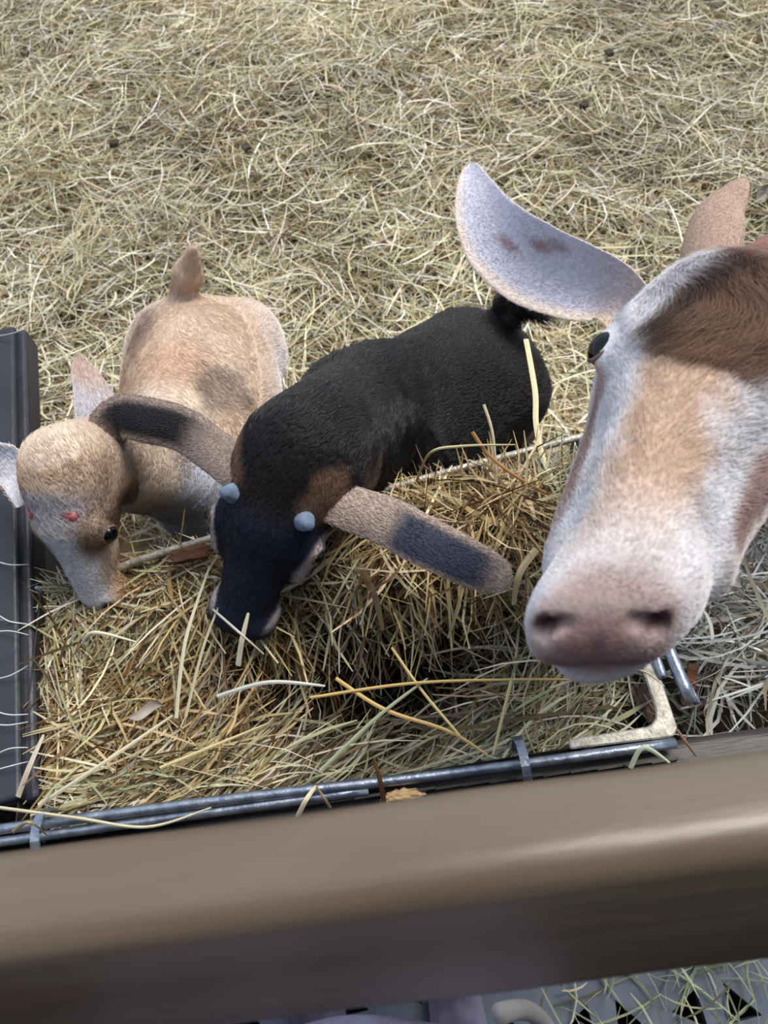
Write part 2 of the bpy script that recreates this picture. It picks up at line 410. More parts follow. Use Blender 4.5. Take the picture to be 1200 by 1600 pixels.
def feeder_hay():
    N = 21000
    P = np.stack([rng.uniform(FX0 - .02, .255, N), rng.uniform(.152, .505, N), np.zeros(N)], 1)
    P[:, 1] = np.minimum(P[:, 1], by(P[:, 0]))
    hole = ((P[:, 0] > .208) & (P[:, 1] < .212))
    P = P[~hole | (rng.random(N) < .03)]; N = len(P)
    dep = rng.exponential(.032, N); P[:, 2] = feeder_surf(P) - dep
    P[:, 2] = np.maximum(P[:, 2], .41)
    big = rng.random(N) < .30
    L = np.where(big, rng.uniform(.10, .26, N), rng.uniform(.03, .11, N))
    W = np.where(big, rng.uniform(.0018, .0036, N), rng.uniform(.0008, .0024, N))
    W[rng.random(N) < .012] = .0055
    yaw = 1.3 * noise(P, 6) + rng.normal(0, 1.0, N) + .2
    front = 1 - sst(.165, .23, P[:, 1]); yaw = yaw * (1 - .75 * front) + .14 * front
    lift = rng.normal(0, .15, N) * (1 - .5 * front) + np.where(rng.random(N) < .03, rng.normal(0, .6, N), 0)
    ex = np.abs(np.cos(yaw)) * L / 2; ey = np.abs(np.sin(yaw)) * L / 2; xl = panel_x(P[:, 1]) + .004
    P[:, 0] = np.clip(P[:, 0], np.minimum(xl + ex * .85, .2), .262 - ex); P[:, 1] = np.clip(P[:, 1], .143 + ey, by(P[:, 0]) + .012 - ey)
    P[:, 2] = np.minimum(P[:, 2], feeder_surf(P) + .012)
    V, Q = strands(P, yaw, L, W, rng.normal(0, 1.1, N), lift, rng.normal(0, .9, N), K=7, bend=rng.normal(0, .45, N))
    warm = pal(N, [(212, 190, 146), (188, 164, 118), (222, 208, 172), (152, 126, 86), (118, 88, 56), (182, 168, 120), (88, 64, 42)], [3, 3, 2, 3, 2.5, 3, 2])
    cool = pal(N, [(206, 200, 170), (178, 176, 140), (152, 154, 122), (222, 216, 196), (134, 114, 80), (186, 182, 166), (100, 84, 60)], [3, 3, 3, 2, 2, 2, 1.2])
    m = sst(-.5, .6, noise(P, 8) + 1.0 * front - .1 + .7 * sst(.1, .25, P[:, 0]))[:, None]
    col = np.where(rng.random((N, 1)) < m, cool, warm)
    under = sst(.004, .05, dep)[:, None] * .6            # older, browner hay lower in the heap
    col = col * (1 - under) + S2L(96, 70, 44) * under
    low = sst(.63, .54, P[:, 2])[:, None] * .88; col = col * (1 - low) + S2L(62, 44, 28) * low      # brown hay low down, darkened further for shade in the hollow
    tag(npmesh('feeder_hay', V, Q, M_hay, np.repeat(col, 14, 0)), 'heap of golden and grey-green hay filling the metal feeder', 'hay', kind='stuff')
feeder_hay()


def ground_hay():
    def layer(N, x0, x1, y0, y1, name, label, cols, wts, wmul=1, lmul=1, topz=.05):
        P = np.stack([rng.uniform(x0, x1, N), rng.uniform(y0, y1, N), np.zeros(N)], 1)
        inside = (P[:, 1] < .5) & (P[:, 0] > FX0 - .03) & (P[:, 0] < FX1 + .03)
        part_ = (P[:, 0] < panel_x(P[:, 1]) + .01) & (P[:, 0] > panel_x(P[:, 1]) - .36) & (P[:, 1] < .89)
        P = P[~(inside | part_)]; N = len(P)
        g = ground_h(P)
        cl = noise(P + A(3, 1, 0), 6.5)
        P[:, 2] = g + rng.random(N) ** 1.5 * (topz + .022 * cl)
        L = rng.uniform(.05, .26, N) * lmul; W = (.0019 + rng.random(N) ** 2 * .0038) * wmul
        yaw = 1.6 * noise(P, 3.5) + 1.6 * noise(P + 9, 11) + rng.normal(0, 1.0, N)
        V, Q = strands(P, yaw, L, W, rng.normal(0, 1.0, N), rng.normal(0, .12, N), rng.normal(0, .7, N), K=5, bend=rng.normal(0, .3, N))
        col = pal(N, cols, wts)
        tint = 1 + .20 * noise(P, 3.2) * .8
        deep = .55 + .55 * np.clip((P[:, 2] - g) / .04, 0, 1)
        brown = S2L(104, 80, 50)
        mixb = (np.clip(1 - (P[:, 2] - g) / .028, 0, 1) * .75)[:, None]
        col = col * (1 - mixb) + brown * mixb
        col = np.clip(col * tint[:, None], 0, 1)
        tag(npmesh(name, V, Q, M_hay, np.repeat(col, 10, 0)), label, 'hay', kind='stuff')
    layer(76000, -1.35, 1.75, .5, 3.75, 'ground_hay', 'loose pale straw hay spread over the ground behind the goats', PALE, [4, 5, 5, 4, 3, 3, 3, 1.5])
    layer(10000, -.95, 1.3, .1, .55, 'side_hay', 'bluish grey tangled hay heaped beside the feeder', [(190, 194, 190), (160, 166, 160), (206, 208, 206), (134, 128, 112), (108, 96, 80)], [4, 4, 3, 2, 1.5], 1.0, .75)  # cool palette: blue sky light mixed into the straw colours
    N = 24000; P = np.stack([rng.uniform(-2.6, 3.2, N), rng.uniform(.1, 5.2, N), np.zeros(N)], 1)
    P = P[~((P[:, 0] > -1.3) & (P[:, 0] < 1.7) & (P[:, 1] > .0) & (P[:, 1] < 3.7))]; N = len(P); P[:, 2] = ground_h(P) + rng.random(N) * .05
    V, Q = strands(P, rng.uniform(0, 6.28, N), rng.uniform(.08, .3, N), rng.uniform(.004, .009, N), rng.normal(0, 1, N), rng.normal(0, .1, N), rng.normal(0, .6, N), K=4)
    tag(npmesh('outer_hay', V, Q, M_hay, np.repeat(pal(N, PALE, [4, 5, 5, 4, 3, 3, 3, 1.5]), 8, 0)), 'loose hay continuing over the ground outside the view', 'hay', kind='stuff')
    # wisps on the slatted floor below the rail
    N = 420
    P = np.stack([rng.uniform(.12, .62, N), rng.uniform(-.42, .1, N), rng.uniform(.002, .05, N)], 1)
    V, Q = strands(P, rng.uniform(0, 6.28, N), rng.uniform(.04, .14, N), rng.uniform(.0018, .0038, N), rng.normal(0, .8, N), rng.normal(0, .14, N), rng.normal(0, .6, N), bend=rng.normal(0, .3, N))
    tag(npmesh('floor_straw', V, Q, M_hay, np.repeat(pal(N, [(178, 186, 150), (150, 160, 130), (204, 206, 180), (110, 106, 84)], [3, 3, 2, 1]), 10, 0)), 'greenish straw scattered on the slatted floor under the top rail', 'straw', kind='stuff')
ground_hay()


def stalk(pts, width, col, label, group=None, name='straw_stalk', K=10, th=.0009):
    """one straw stalk as a thin curved blade through world points"""
    P = np.array(pts, float); t = np.linspace(0, len(P) - 1, K * (len(P) - 1) + 1); out = []
    for q in t:
        i = min(int(q), len(P) - 2); f = q - i; p0, p1, p2, p3 = P[max(i - 1, 0)], P[i], P[i + 1], P[min(i + 2, len(P) - 1)]
        out.append(.5 * ((2 * p1) + (-p0 + p2) * f + (2 * p0 - 5 * p1 + 4 * p2 - p3) * f * f + (-p0 + 3 * p1 - 3 * p2 + p3) * f ** 3))
    P = np.array(out); T = nrm(np.gradient(P, axis=0)); up = nrm(A(-.1, -.45, 1.))
    s = nrm(np.cross(T, up)); u = np.cross(s, T); n = len(P)
    w = width / 2 * (1 - .55 * np.linspace(0, 1, n) ** 3)
    R = np.stack([P - s * w[:, None], P + u * th, P + s * w[:, None], P - u * th], 1)
    V = R.reshape(-1, 3); b = np.arange(n - 1)[:, None] * 4; k = np.arange(4)[None, :]; k2 = (k + 1) % 4
    Q = np.stack([b + k, b + k2, b + 4 + k2, b + 4 + k], -1).reshape(-1, 4)
    Q = np.concatenate([Q, [[3, 2, 1, 0]], [[(n - 1) * 4 + j for j in range(4)]]])
    c = np.tile(S2L(*col), (len(V), 1)) * rng.uniform(.94, 1.06, (len(V), 1))
    return tag(npmesh(name, V, Q, M_hay, c, smooth=False), label, 'straw', group)


# ================================================================ ANIMALS
def surface_nets(Fv, xs, ys, zs):
    sg = Fv < 0; nx, ny, nz = Fv.shape
    off = [(0, 0, 0), (1, 0, 0), (0, 1, 0), (1, 1, 0), (0, 0, 1), (1, 0, 1), (0, 1, 1), (1, 1, 1)]
    sl = lambda a, o: a[o[0]:nx - 1 + o[0], o[1]:ny - 1 + o[1], o[2]:nz - 1 + o[2]]
    cnt = sum(sl(sg, o).astype(np.int8) for o in off); act = (cnt > 0) & (cnt < 8)
    I = np.argwhere(act); idx = -np.ones(act.shape, np.int64); idx[act] = np.arange(len(I))
    G = [np.asarray(g) for g in (xs, ys, zs)]
    acc = np.zeros((len(I), 3)); n = np.zeros(len(I))
    for a in range(8):
        for ax in range(3):
            if off[a][ax]: continue
            o2 = list(off[a]); o2[ax] = 1
            i0 = I + off[a]; i1 = I + o2
            f0 = Fv[tuple(i0.T)]; f1 = Fv[tuple(i1.T)]; m = (f0 < 0) != (f1 < 0)
            t = np.where(m, f0 / np.where(m, f0 - f1, 1), 0)[:, None]
            p0 = np.stack([G[k][i0[:, k]] for k in range(3)], 1); p1 = np.stack([G[k][i1[:, k]] for k in range(3)], 1)
            acc += np.where(m[:, None], p0 + (p1 - p0) * t, 0); n += m
    V = acc / n[:, None]; Q = []
    for ax in range(3):
        o = [0, 0, 0]; o[ax] = 1
        a0 = sg[:nx - o[0], :ny - o[1], :nz - o[2]]; a1 = sg[o[0]:, o[1]:, o[2]:]
        E = np.argwhere(a0 != a1); b, c = (ax + 1) % 3, (ax + 2) % 3
        E = E[(E[:, b] > 0) & (E[:, c] > 0) & (E[:, b] < Fv.shape[b] - 1) & (E[:, c] < Fv.shape[c] - 1)]
        fl = a0[tuple(E.T)]
        def cell(db, dc):
            e = E.copy(); e[:, b] -= db; e[:, c] -= dc; return idx[tuple(e.T)]
        q = np.stack([cell(0, 0), cell(1, 0), cell(1, 1), cell(0, 1)], 1)
        q[~fl] = q[~fl][:, ::-1]; Q.append(q)
    return V, np.concatenate(Q)


class Field:
    def __init__(s, lo, hi, fine_lo, fine_hi, h, H):
        s.ax = []
        for k in range(3):
            g = list(np.arange(fine_lo[k], fine_hi[k], h)); st = h; p = g[0]
            L = []
            while p > lo[k]: st = min(st * 1.15, H); p -= st; L.append(p)
            st = h; p = g[-1]; Rr = []
            while p < hi[k]: st = min(st * 1.15, H); p += st; Rr.append(p)
            s.ax.append(np.array(L[::-1] + g + Rr))
        s.F = np.full([len(a) for a in s.ax], .2, np.float32)

    def _sub(s, lo, hi):
        sl = [slice(max(np.searchsorted(s.ax[k], lo[k]) - 1, 0), np.searchsorted(s.ax[k], hi[k]) + 1) for k in range(3)]
        g = np.meshgrid(*[s.ax[k][sl[k]] for k in range(3)], indexing='ij')
        return tuple(sl), np.stack(g, -1)

    def _comb(s, sl, d, k, op):
        a = s.F[sl]
        if op < 0: d = -d; h = np.clip(.5 - .5 * (a - d) / k, 0, 1) if k > 0 else (d > a) * 1.; r = a * (1 - h) + d * h + k * h * (1 - h) if k > 0 else np.maximum(a, d)
        else:
            h = np.clip(.5 + .5 * (a - d) / k, 0, 1); r = a * (1 - h) + d * h - k * h * (1 - h)
        s.F[sl] = r

    def cone(s, a, b, ra, rb, k=.02, op=1, flat=None):
        a, b = np.array(a, float), np.array(b, float); m = max(ra, rb) * (1.0 if flat is None else max(1, flat[1])) + k + .02
        sl, P = s._sub(np.minimum(a, b) - m, np.maximum(a, b) + m)
        ab = b - a; t = np.clip(((P - a) @ ab) / (ab @ ab), 0, 1)
        D = P - a - t[..., None] * ab
        if flat is not None:          # flat=(axis, factor): widen along an axis
            axv = nrm(np.array(flat[0], float)); c = D @ axv; D = D - (c * (1 - 1 / flat[1]))[..., None] * axv
        s._comb(sl, np.linalg.norm(D, axis=-1) - (ra + (rb - ra) * t), k, op)

    def ell(s, c, r, R=None, k=.02, op=1):
        c = np.array(c, float); r = np.array(r, float); m = r.max() + k + .02
        sl, P = s._sub(c - m, c + m); q = P - c
        if R is not None: q = q @ R          # R columns = local axes
        k0 = np.linalg.norm(q / r, axis=-1); k1 = np.linalg.norm(q / r ** 2, axis=-1)
        s._comb(sl, np.where(k1 > 1e-6, k0 * (k0 - 1) / np.maximum(k1, 1e-6), -r.min()), k, op)


class Head:
    """head frame: origin poll, x to nose, y to image right side, z out of the face; L = head length"""
    def __init__(s, o, R, L, kx=1.0):
        s.kx = kx
        R = np.array(R, float); f = nrm(R[:, 0]); S = nrm(R[:, 1] - (R[:, 1] @ f) * f)
        s.o = np.array(o, float); s.L = L; s.R = np.stack([f, S, np.cross(f, S) * np.sign(np.cross(f, S) @ R[:, 2])], 1)
    def w(s, x, y, z): return s.o + s.R @ (A(x * s.kx, y, z) * s.L)
    def loc(s, P): return ((P - s.o) @ s.R) / s.L / A(s.kx, 1, 1)


def build_head(fld, H, wide=1.0, muz=1.0, fine=True, ex=.375, ez=-.155):
    L, w, R = H.L, H.w, H.R
    E = lambda x, y, z, rx, ry, rz, k=.1, op=1: fld.ell(w(x, y, z), A(rx * H.kx, ry, rz) * L, R, k * L, op)
    C_ = lambda a, b, ra, rb, k=.1, op=1, flat=None: fld.cone(w(*a), w(*b), ra * L, rb * L, k * L, op, flat)
    E(.18, 0, -.19, .25, .185 * wide, .185)
    E(.33, 0, -.13, .16, .15 * wide, .11, .12)
    C_((.28, 0, -.17), (.84, 0, -.135), .145 * wide, .092 * muz, .1)
    E(.60, 0, -.09, .30, .07, .05, .08)
    for sy in (-1, 1):
        E(ex - .025, sy * .155 * wide, -.115, .085, .055, .06, .06)            # brow
        C_((.20, sy * .085 * wide, -.32), (.78, sy * .03, -.24), .115, .062, .1)   # jaw
        E(.30, sy * .11 * wide, -.30, .16, .07, .12, .08)                # cheek
        E(.90, sy * .062 * muz, -.115, .075, .062 * muz, .068, .05)      # nostril wings
        E(.86, sy * .075 * muz, -.19, .11, .058 * muz, .07, .06)         # upper lip pads
    E(.86, 0, -.15, .125, .115 * muz, .095, .06)
    E(.83, 0, -.265, .10, .075 * muz, .05, .04)                          # chin
    if fine:
        for sy in (-1, 1):
            E(ex, sy * .200 * wide, ez, .06, .045, .045, .02)        # eye bulge
            E(ex + .003, sy * .245 * wide, ez - .002, .042, .045, .030, .012, -1)  # socket
            # comma shaped nostril
            E(.972, sy * .060 * muz, -.090, .026, .022, .012, .010, -1)
            E(.962, sy * .086 * muz, -.108, .020, .013, .026, .010, -1)
            C_((.985, sy * .008, -.215), (.76, sy * .115 * muz, -.225), .008, .006, .018, -1)   # mouth line
        C_((.99, 0, -.12), (1.0, 0, -.22), .008, .008, .018, -1)          # philtrum
    return E, C_


def catmull(P, t):
    n = len(P) - 1; i = np.clip((t * n).astype(int), 0, n - 1); f = (t * n - i)[:, None]
    p0, p1, p2, p3 = P[np.maximum(i - 1, 0)], P[i], P[i + 1], P[np.minimum(i + 2, n)]
    return .5 * ((2 * p1) + (-p0 + p2) * f + (2 * p0 - 5 * p1 + 4 * p2 - p3) * f * f + (-p0 + 3 * p1 - 3 * p2 + p3) * f ** 3)


def ear_mesh(path, widths, nface, cup=.9, n=34, m=16, thick=.003, tipf=.25, curl=0.):
    """cupped leaf ear; returns V, Q, (t, s, inner flag)"""
    C0 = np.array(path, float); tk = np.linspace(0, 1, len(C0)); t = np.linspace(0, 1, n)
    P = catmull(C0, t); T = nrm(np.gradient(P, axis=0)); nf = np.array(nface, float)
    N = nrm(nf - (T @ nf)[:, None] * T); S = np.cross(T, N)
    wd = np.interp(t, tk, widths) * (np.clip((1 - t) / tipf, 0, 1) * (2 - np.clip((1 - t) / tipf, 0, 1))) ** .5 + .0005
    V, info = [], []
    for side in (1, 0):
        for i in range(n):
            c = cup * (1 - .55 * t[i]) ; r = max(wd[i], .002) / 2 / max(math.sin(min(c, 1.5)), .05)
            for j in range(m):
                q = -1 + 2 * j / (m - 1); a = q * c
                p = P[i] + S[i] * r * math.sin(a) + N[i] * (r * (1 - math.cos(a)) - curl * q * wd[i] * t[i])
                radial = -(S[i] * math.sin(a) - N[i] * math.cos(a))
                th = thick * (1 - q * q) * (1 - t[i] ** 6) + .0006
                V.append(p + (radial * th * .5 if side else -radial * th * .5)); info.append((t[i], q, side, *T[i]))
    V = np.array(V); Q = []; h = n * m
    for i in range(n - 1):
        for j in range(m - 1):
            a = i * m + j; Q.append((a, a + 1, a + m + 1, a + m)); Q.append((h + a, h + a + m, h + a + m + 1, h + a + 1))
    for i in range(n - 1):
        for j, fl in ((0, 0), (m - 1, 1)):
            a = i * m + j; q = (a, a + m, h + a + m, h + a); Q.append(q if not fl else q[::-1])
    for i in (0, n - 1):
        for j in range(m - 1):
            a = i * m + j; q = (a, h + a, h + a + 1, a + 1); Q.append(q if i == 0 else q[::-1])
    return V, np.array(Q), np.array(info)


def vnormals(V, Q):
    n = np.cross(V[Q[:, 2]] - V[Q[:, 0]], V[Q[:, 3]] - V[Q[:, 1]]); o = np.zeros_like(V)
    for k in range(4): np.add.at(o, Q[:, k], n)
    return nrm(o)


def fur(parent, V, Q, col, N, weight, lens, flow, matf, ears=(), rad=.00016, lift=.35, clump=.25, name='fur'):
    """hair curves rooted on the surface; weight, lens per vertex; flow(P)->vector"""
    T = np.concatenate([Q[:, [0, 1, 2]], Q[:, [0, 2, 3]]]); a, b, c = V[T[:, 0]], V[T[:, 1]], V[T[:, 2]]
    ar = np.linalg.norm(np.cross(b - a, c - a), axis=1) * weight[T].mean(1); cum = np.cumsum(ar); cum /= cum[-1]
    ti = np.searchsorted(cum, rng.random(N)); u = rng.random((N, 2)); fl = u.sum(1) > 1; u[fl] = 1 - u[fl]
    W = np.stack([1 - u.sum(1), u[:, 0], u[:, 1]], 1); tt = T[np.minimum(ti, len(T) - 1)]
    pick = lambda X: (X[tt] * (W[..., None] if X.ndim == 2 else W)).sum(1)
    VN = vnormals(V, Q); P = pick(V); n = nrm(pick(VN)); cc = pick(col); ln = pick(lens) * rng.uniform(.6, 1.25, N)
    FV = flow(V)
    if len(ears): FV[len(V) - len(ears):] = ears
    f = pick(nrm(FV)); f = f - (f * n).sum(1, keepdims=True) * n; f = nrm(f)
    s = np.cross(n, f); cl = noise(P, 160) * clump + noise(P + 7, 60) * clump + rng.normal(0, .14, N)
    d = nrm(f + s * cl[:, None] + n * (lift * rng.uniform(.6, 1.4, N))[:, None])
    k0 = P - n * .0006; k1 = P + d * (ln * .5)[:, None]; d2 = nrm(d - n * lift * .8 + A(0, 0, -.12)); k2 = k1 + d2 * (ln * .5)[:, None]
    pts = np.stack([k0, k1, k2], 1).astype(np.float32)
    hc = bpy.data.hair_curves.new(name); hc.add_curves([3] * N)
    hc.attributes['position'].data.foreach_set('vector', pts.ravel())
    ra = hc.attributes.get('radius') or hc.attributes.new('radius', 'FLOAT', 'POINT')
    ra.data.foreach_set('value', np.tile(np.array([rad, rad * .8, rad * .15], np.float32), N))
    ca = hc.attributes.new('col', 'FLOAT_COLOR', 'CURVE')
    cc = np.clip(cc * rng.uniform(.8, 1.2, (N, 1)), 0, 1)
    ca.data.foreach_set('color', np.concatenate([cc, np.ones((N, 1))], 1).astype(np.float32).ravel())
    hc.materials.append(matf)
    o = link(name, hc, parent); tag(o, kind='stuff'); return o


def eye(parent, c, axis, r, lid_col=None):
    bm = bmesh.new(); bmesh.ops.create_uvsphere(bm, u_segments=28, v_segments=18, radius=r, matrix=Matrix.Translation(c))
    e = bm_obj('eye', bm, M_eye, parent, smooth=True)
    # eyelid rim ring
    ax = nrm(np.array(axis, float)); u = nrm(np.cross(ax, A(0, 0, 1))); v = np.cross(ax, u)
    pts = [np.array(c) + ax * r * .30 + (u * math.cos(a) * 1.02 + v * math.sin(a) * .88) * r for a in np.linspace(0, 2 * PI, 17)]
    tube('eyelid', pts, r * .13, M_lid, parent, sides=8, sub=3)
    return e


def mixc(a, b, m): return a * (1 - m[:, None]) + b * m[:, None]


def hoof(fld, p, r, f):
    fld.cone(p + A(0, 0, r), p + f * r * .8 + A(0, 0, r * .9), r, r * .9, .006)


def leg_chain(fld, pts, rs, k=.02):
    for a, b, ra, rb in zip(pts[:-1], pts[1:], rs[:-1], rs[1:]): fld.cone(a, b, ra, rb, k)


def tail_up(fld, base, tip, r0, r1, k=.012, flat=None):
    fld.cone(base, tip, r0, r1, k, flat=flat)


def assemble(root, V, Q, col, ears, m):
    off = 0; VV, QQ, CC = [V], [Q], [col]; off = len(V)
    for v, q, c in ears:
        VV.append(v); QQ.append(q + off); CC.append(c); off += len(v)
    V, Q, C_ = np.concatenate(VV), np.concatenate(QQ), np.concatenate(CC)
    npmesh('body', V, Q, m, C_, parent=root)
    return V, Q, C_


# ---------------------------------------------------------------- tan kid
def tan_kid():
    H = Head((-.366, .4645, .795), ((-.0168, .9566, -.291), (-.3933, -.2739, -.8776), (-.9192, .0997, .3809)), .19); L, w = H.L, H.w
    lo, hi = A(-.62, .28, -.02), A(-.02, 1.22, .86)
    fl = Field(lo, hi, (-.52, .33, .50), (-.18, .72, .84), .0038, .0095)
    build_head(fl, H, 1.14, 1.35)
    wi, ru = at(250, 625, .585), at(268, 500, .50)
    ch = A(wi[0] + .03, wi[1] - .02, wi[2] - .11); hipc = A(ru[0] + .03, ru[1], ru[2] - .09)
    fl.cone(w(-.02, 0, -.28), wi + A(0, -.03, -.055), .044, .066, .025)            # neck
    fl.cone(w(.08, 0, -.38), ch + A(0, -.06, 0), .038, .07, .025)
    fl.cone(ch, hipc, .094, .102, .05, flat=((1, 0, 0), 1.2))
    fl.cone(ch + A(-.035, .05, .01), hipc + A(-.045, -.01, .0), .085, .09, .05)
    fl.ell(at(305, 790, .46), (.055, .05, .10), None, .04)
    fl.cone(ch * .5 + hipc * .5 + A(.01, 0, -.02), ch * .5 + hipc * .5 + A(0.01, .05, -.02), .120, .116, .05)
    fl.cone(wi + A(0, 0, -.045), ru + A(0, -.03, -.045), .042, .045, .04)          # spine
    fl.ell(hipc + A(.095, .0, -.01), (.060, .085, .09), None, .03); fl.ell(hipc + A(-.065, .01, -.01), (.05, .08, .09), None, .03)
    tb = ru + A(.01, .05, -.02); tt = at(303, 388, .60)
    fl.cone(tb, tb * .45 + tt * .55, .026, .023, .012); fl.cone(tb * .45 + tt * .55, tt, .023, .007, .01)
    gz = lambda x, y: float(ground_h(np.array([[x, y, 0.]]))[0]) + .015
    for sx in (-1, 1):     # forelegs
        x = ch[0] + sx * .052; y = ch[1] - .035
        leg_chain(fl, [A(x, y + .02, ch[2] - .02), A(x + sx * .004, y + .015, ch[2] - .13), A(x, y, gz(x, y) + .13), A(x, y - .005, gz(x, y) + .03)], [.04, .026, .019, .013])
        hoof(fl, A(x, y - .005, gz(x, y)), .016, A(0, -1, 0))
        x = hipc[0] + sx * .07; y = hipc[1] + .03
        leg_chain(fl, [A(x, y - .01, hipc[2] - .03), A(x, y - .03, hipc[2] - .13), A(x, y + .05, gz(x, y) + .14), A(x, y + .03, gz(x, y) + .03)], [.06, .036, .017, .013])
        hoof(fl, A(x, y + .03, gz(x, y)), .016, A(0, -1, 0))
    V, Q = surface_nets(fl.F, *fl.ax)
    p = H.loc(V); inhead = sst(-.25, .0, p[:, 0]) * (np.abs(p[:, 1]) < .5) * (p[:, 2] > -.6)
    tanc, pale, white, dark, grey = S2L(194, 170, 148), S2L(212, 196, 180), S2L(222, 216, 214), S2L(100, 82, 76), S2L(160, 152, 156)
    col = mixc(np.tile(tanc, (len(V), 1)), pale, sst(-.6, .8, noise(V, 14)))
    # body: brown saddle, dark flank spot, pale lower sides and chest
    col = mixc(col, white, sst(.0, .1, (wi[2] - .075) - V[:, 2] + .02 * noise(V, 20)) * .9)
    col = mixc(col, S2L(186, 140, 106), sst(.085, .02, np.linalg.norm((V - at(285, 575, .57)) * A(1, .8, 1), axis=1)) * .5)
    col = mixc(col, S2L(224, 228, 238), sst(.10, .06, np.linalg.norm((V - at(308, 785, .50)) * A(1, .8, .6), axis=1)) * 1.0)
    tl = sst(.02, .05, V[:, 1] - tb[1]) * (V[:, 2] > .4); col = mixc(col, mixc(np.tile(S2L(214, 206, 206), (len(V), 1)), S2L(196, 174, 162), sst(.016, .006, np.abs(V[:, 0] - tb[0] - .006))), tl)
    spot = np.linalg.norm((V - at(352, 628, .52)) * A(1.0, .75, .6), axis=1)
    col = mixc(col, dark, sst(.062, .02, spot + .01 * noise(V, 60)) * .8)
    sp2 = np.linalg.norm((V - at(215, 520, .52)) * A(1.5, .6, .6), axis=1); col = mixc(col, S2L(120, 96, 88), sst(.07, .02, sp2) * .6)
    # head
    h = (inhead > .5)
    ay = np.abs(p[:, 1])
    hc = mixc(np.tile(S2L(212, 194, 176), (len(V), 1)), S2L(170, 138, 108), sst(-.2, .9, noise(V + 2, 40)) * .6)
    hc = mixc(hc, S2L(202, 204, 212), sst(.17, .09, ay + .015 * noise(V, 60)) * sst(.22, .34, p[:, 0]))      # pale face blaze
    hc = mixc(hc, S2L(186, 184, 192), sst(.18, .08, np.sqrt((p[:, 0] - .14) ** 2 + p[:, 1] ** 2 * .4)) * .9)
    hc = mixc(hc, S2L(98, 68, 48), sst(.17, .06, np.sqrt((p[:, 0] - .40) ** 2 + (ay - .19) ** 2 * 1.4)) * .8)      # brown round the eyes
    hc = mixc(hc, S2L(160, 124, 90), sst(.09, .16, ay) * sst(.55, .7, p[:, 0]) * .7)
    hc = mixc(hc, S2L(182, 182, 192), sst(.86, .95, p[:, 0]) * .8)
    for sy in (-1, 1):
        d = np.sqrt((p[:, 0] - .90) ** 2 + (p[:, 1] - sy * .095) ** 2); hc = mixc(hc, S2L(34, 28, 30), sst(.055, .025, d))
        d = np.sqrt((p[:, 0] - .17) ** 2 + (p[:, 1] - sy * .125) ** 2 + (p[:, 2] + .01) ** 2 * .3); hc = mixc(hc, S2L(184, 96, 100), sst(.04, .015, d) * .9)
    col = np.where(h[:, None], hc, mixc(col, hc, inhead * .0))
    col = mixc(col, S2L(112, 78, 54), sst(.05, .015, np.linalg.norm(V - at(262, 722, .62), axis=1)) * .7)
    ears, EF = [], []
    nf = nrm(CP - w(.1, .2, 0))
    v, q, i = ear_mesh([w(.02, .13, -.24), at(154, 712, .745), at(150, 650, .755), at(140, 605, .75), at(124, 560, .74)], [.020, .050, .058, .048, .026], nf * 1.0 + A(.45, 0, 0), .8, thick=.004)
    c = np.where((i[:, 2] > .5)[:, None], S2L(182, 178, 184), S2L(188, 160, 144)); c = mixc(c, S2L(178, 156, 146), sst(.55, .85, i[:, 0])); c = mixc(c, S2L(150, 128, 122), sst(.35, .0, np.abs(i[:, 1])) * (i[:, 2] > .5) * .5 * sst(.5, .0, i[:, 0])); ears.append((v, q, c)); EF.append(i[:, 3:6])
    v, q, i = ear_mesh([w(.10, -.15, -.14), at(20, 728, .75), at(-30, 722, .74), at(-80, 720, .72)], [.042, .048, .046, .03], A(0, -.6, .8), .9, thick=.004)
    c = np.where((i[:, 2] > .5)[:, None], S2L(206, 204, 210), S2L(206, 180, 160)); ears.append((v, q, c)); EF.append(i[:, 3:6])
    root = tag(empty('goat', tuple(ch * A(1, 1, 0))), 'small tan and white goat kid at left, head down in the hay, tail up', 'goat', 'goats at the hay feeder')
    V, Q, col = assemble(root, V, Q, col, ears, M_coat); EF = np.concatenate(EF)
    for sy in (-1, 1):
        eye(root, w(.380, sy * .228, -.150), H.R @ A(.1, sy, .35), .0108)
        bm = bmesh.new(); bmesh.ops.create_icosphere(bm, subdivisions=3, radius=.0075, matrix=Matrix.Translation(w(.17, sy * .125, -.055)) @ Matrix.Diagonal((1, 1, 1, 1)))
        bm_obj('horn_bud', bm, mat('bud_skin', S2L(190, 110, 112), .5, n1=S2L(150, 60, 66), scale=120), root, smooth=True)
    p = H.loc(V); vis = np.ones(len(V)); vis[V[:, 2] < .25] = .15
    ln = np.full(len(V), .011); hd = (p[:, 0] > -.1) & (V[:, 1] < .62) & (V[:, 2] > .55); ln[hd] = .006
    ln[hd & (p[:, 0] < .35)] = .009; ln[hd & (p[:, 0] > .8)] = .0025
    ln[np.linalg.norm(V - tt, axis=1) < .09] = .014; vis[hd] = 2.2
    def flow(P):
        q = H.loc(P); hh = sst(-.5, .1, q[:, 0])[:, None] * (P[:, 2:] > .5); body = nrm(A(.02, 1, -.35)); side = np.stack([np.sign(P[:, 0] - ch[0]) * .25, np.zeros(len(P)), np.zeros(len(P))], 1)
        return (1 - hh) * (body + side) + hh * (-H.R[:, 0])
    fur(root, V, Q, col * 1.04, 110000, vis, ln, flow, M_fur, EF, .00028)
tan_kid()


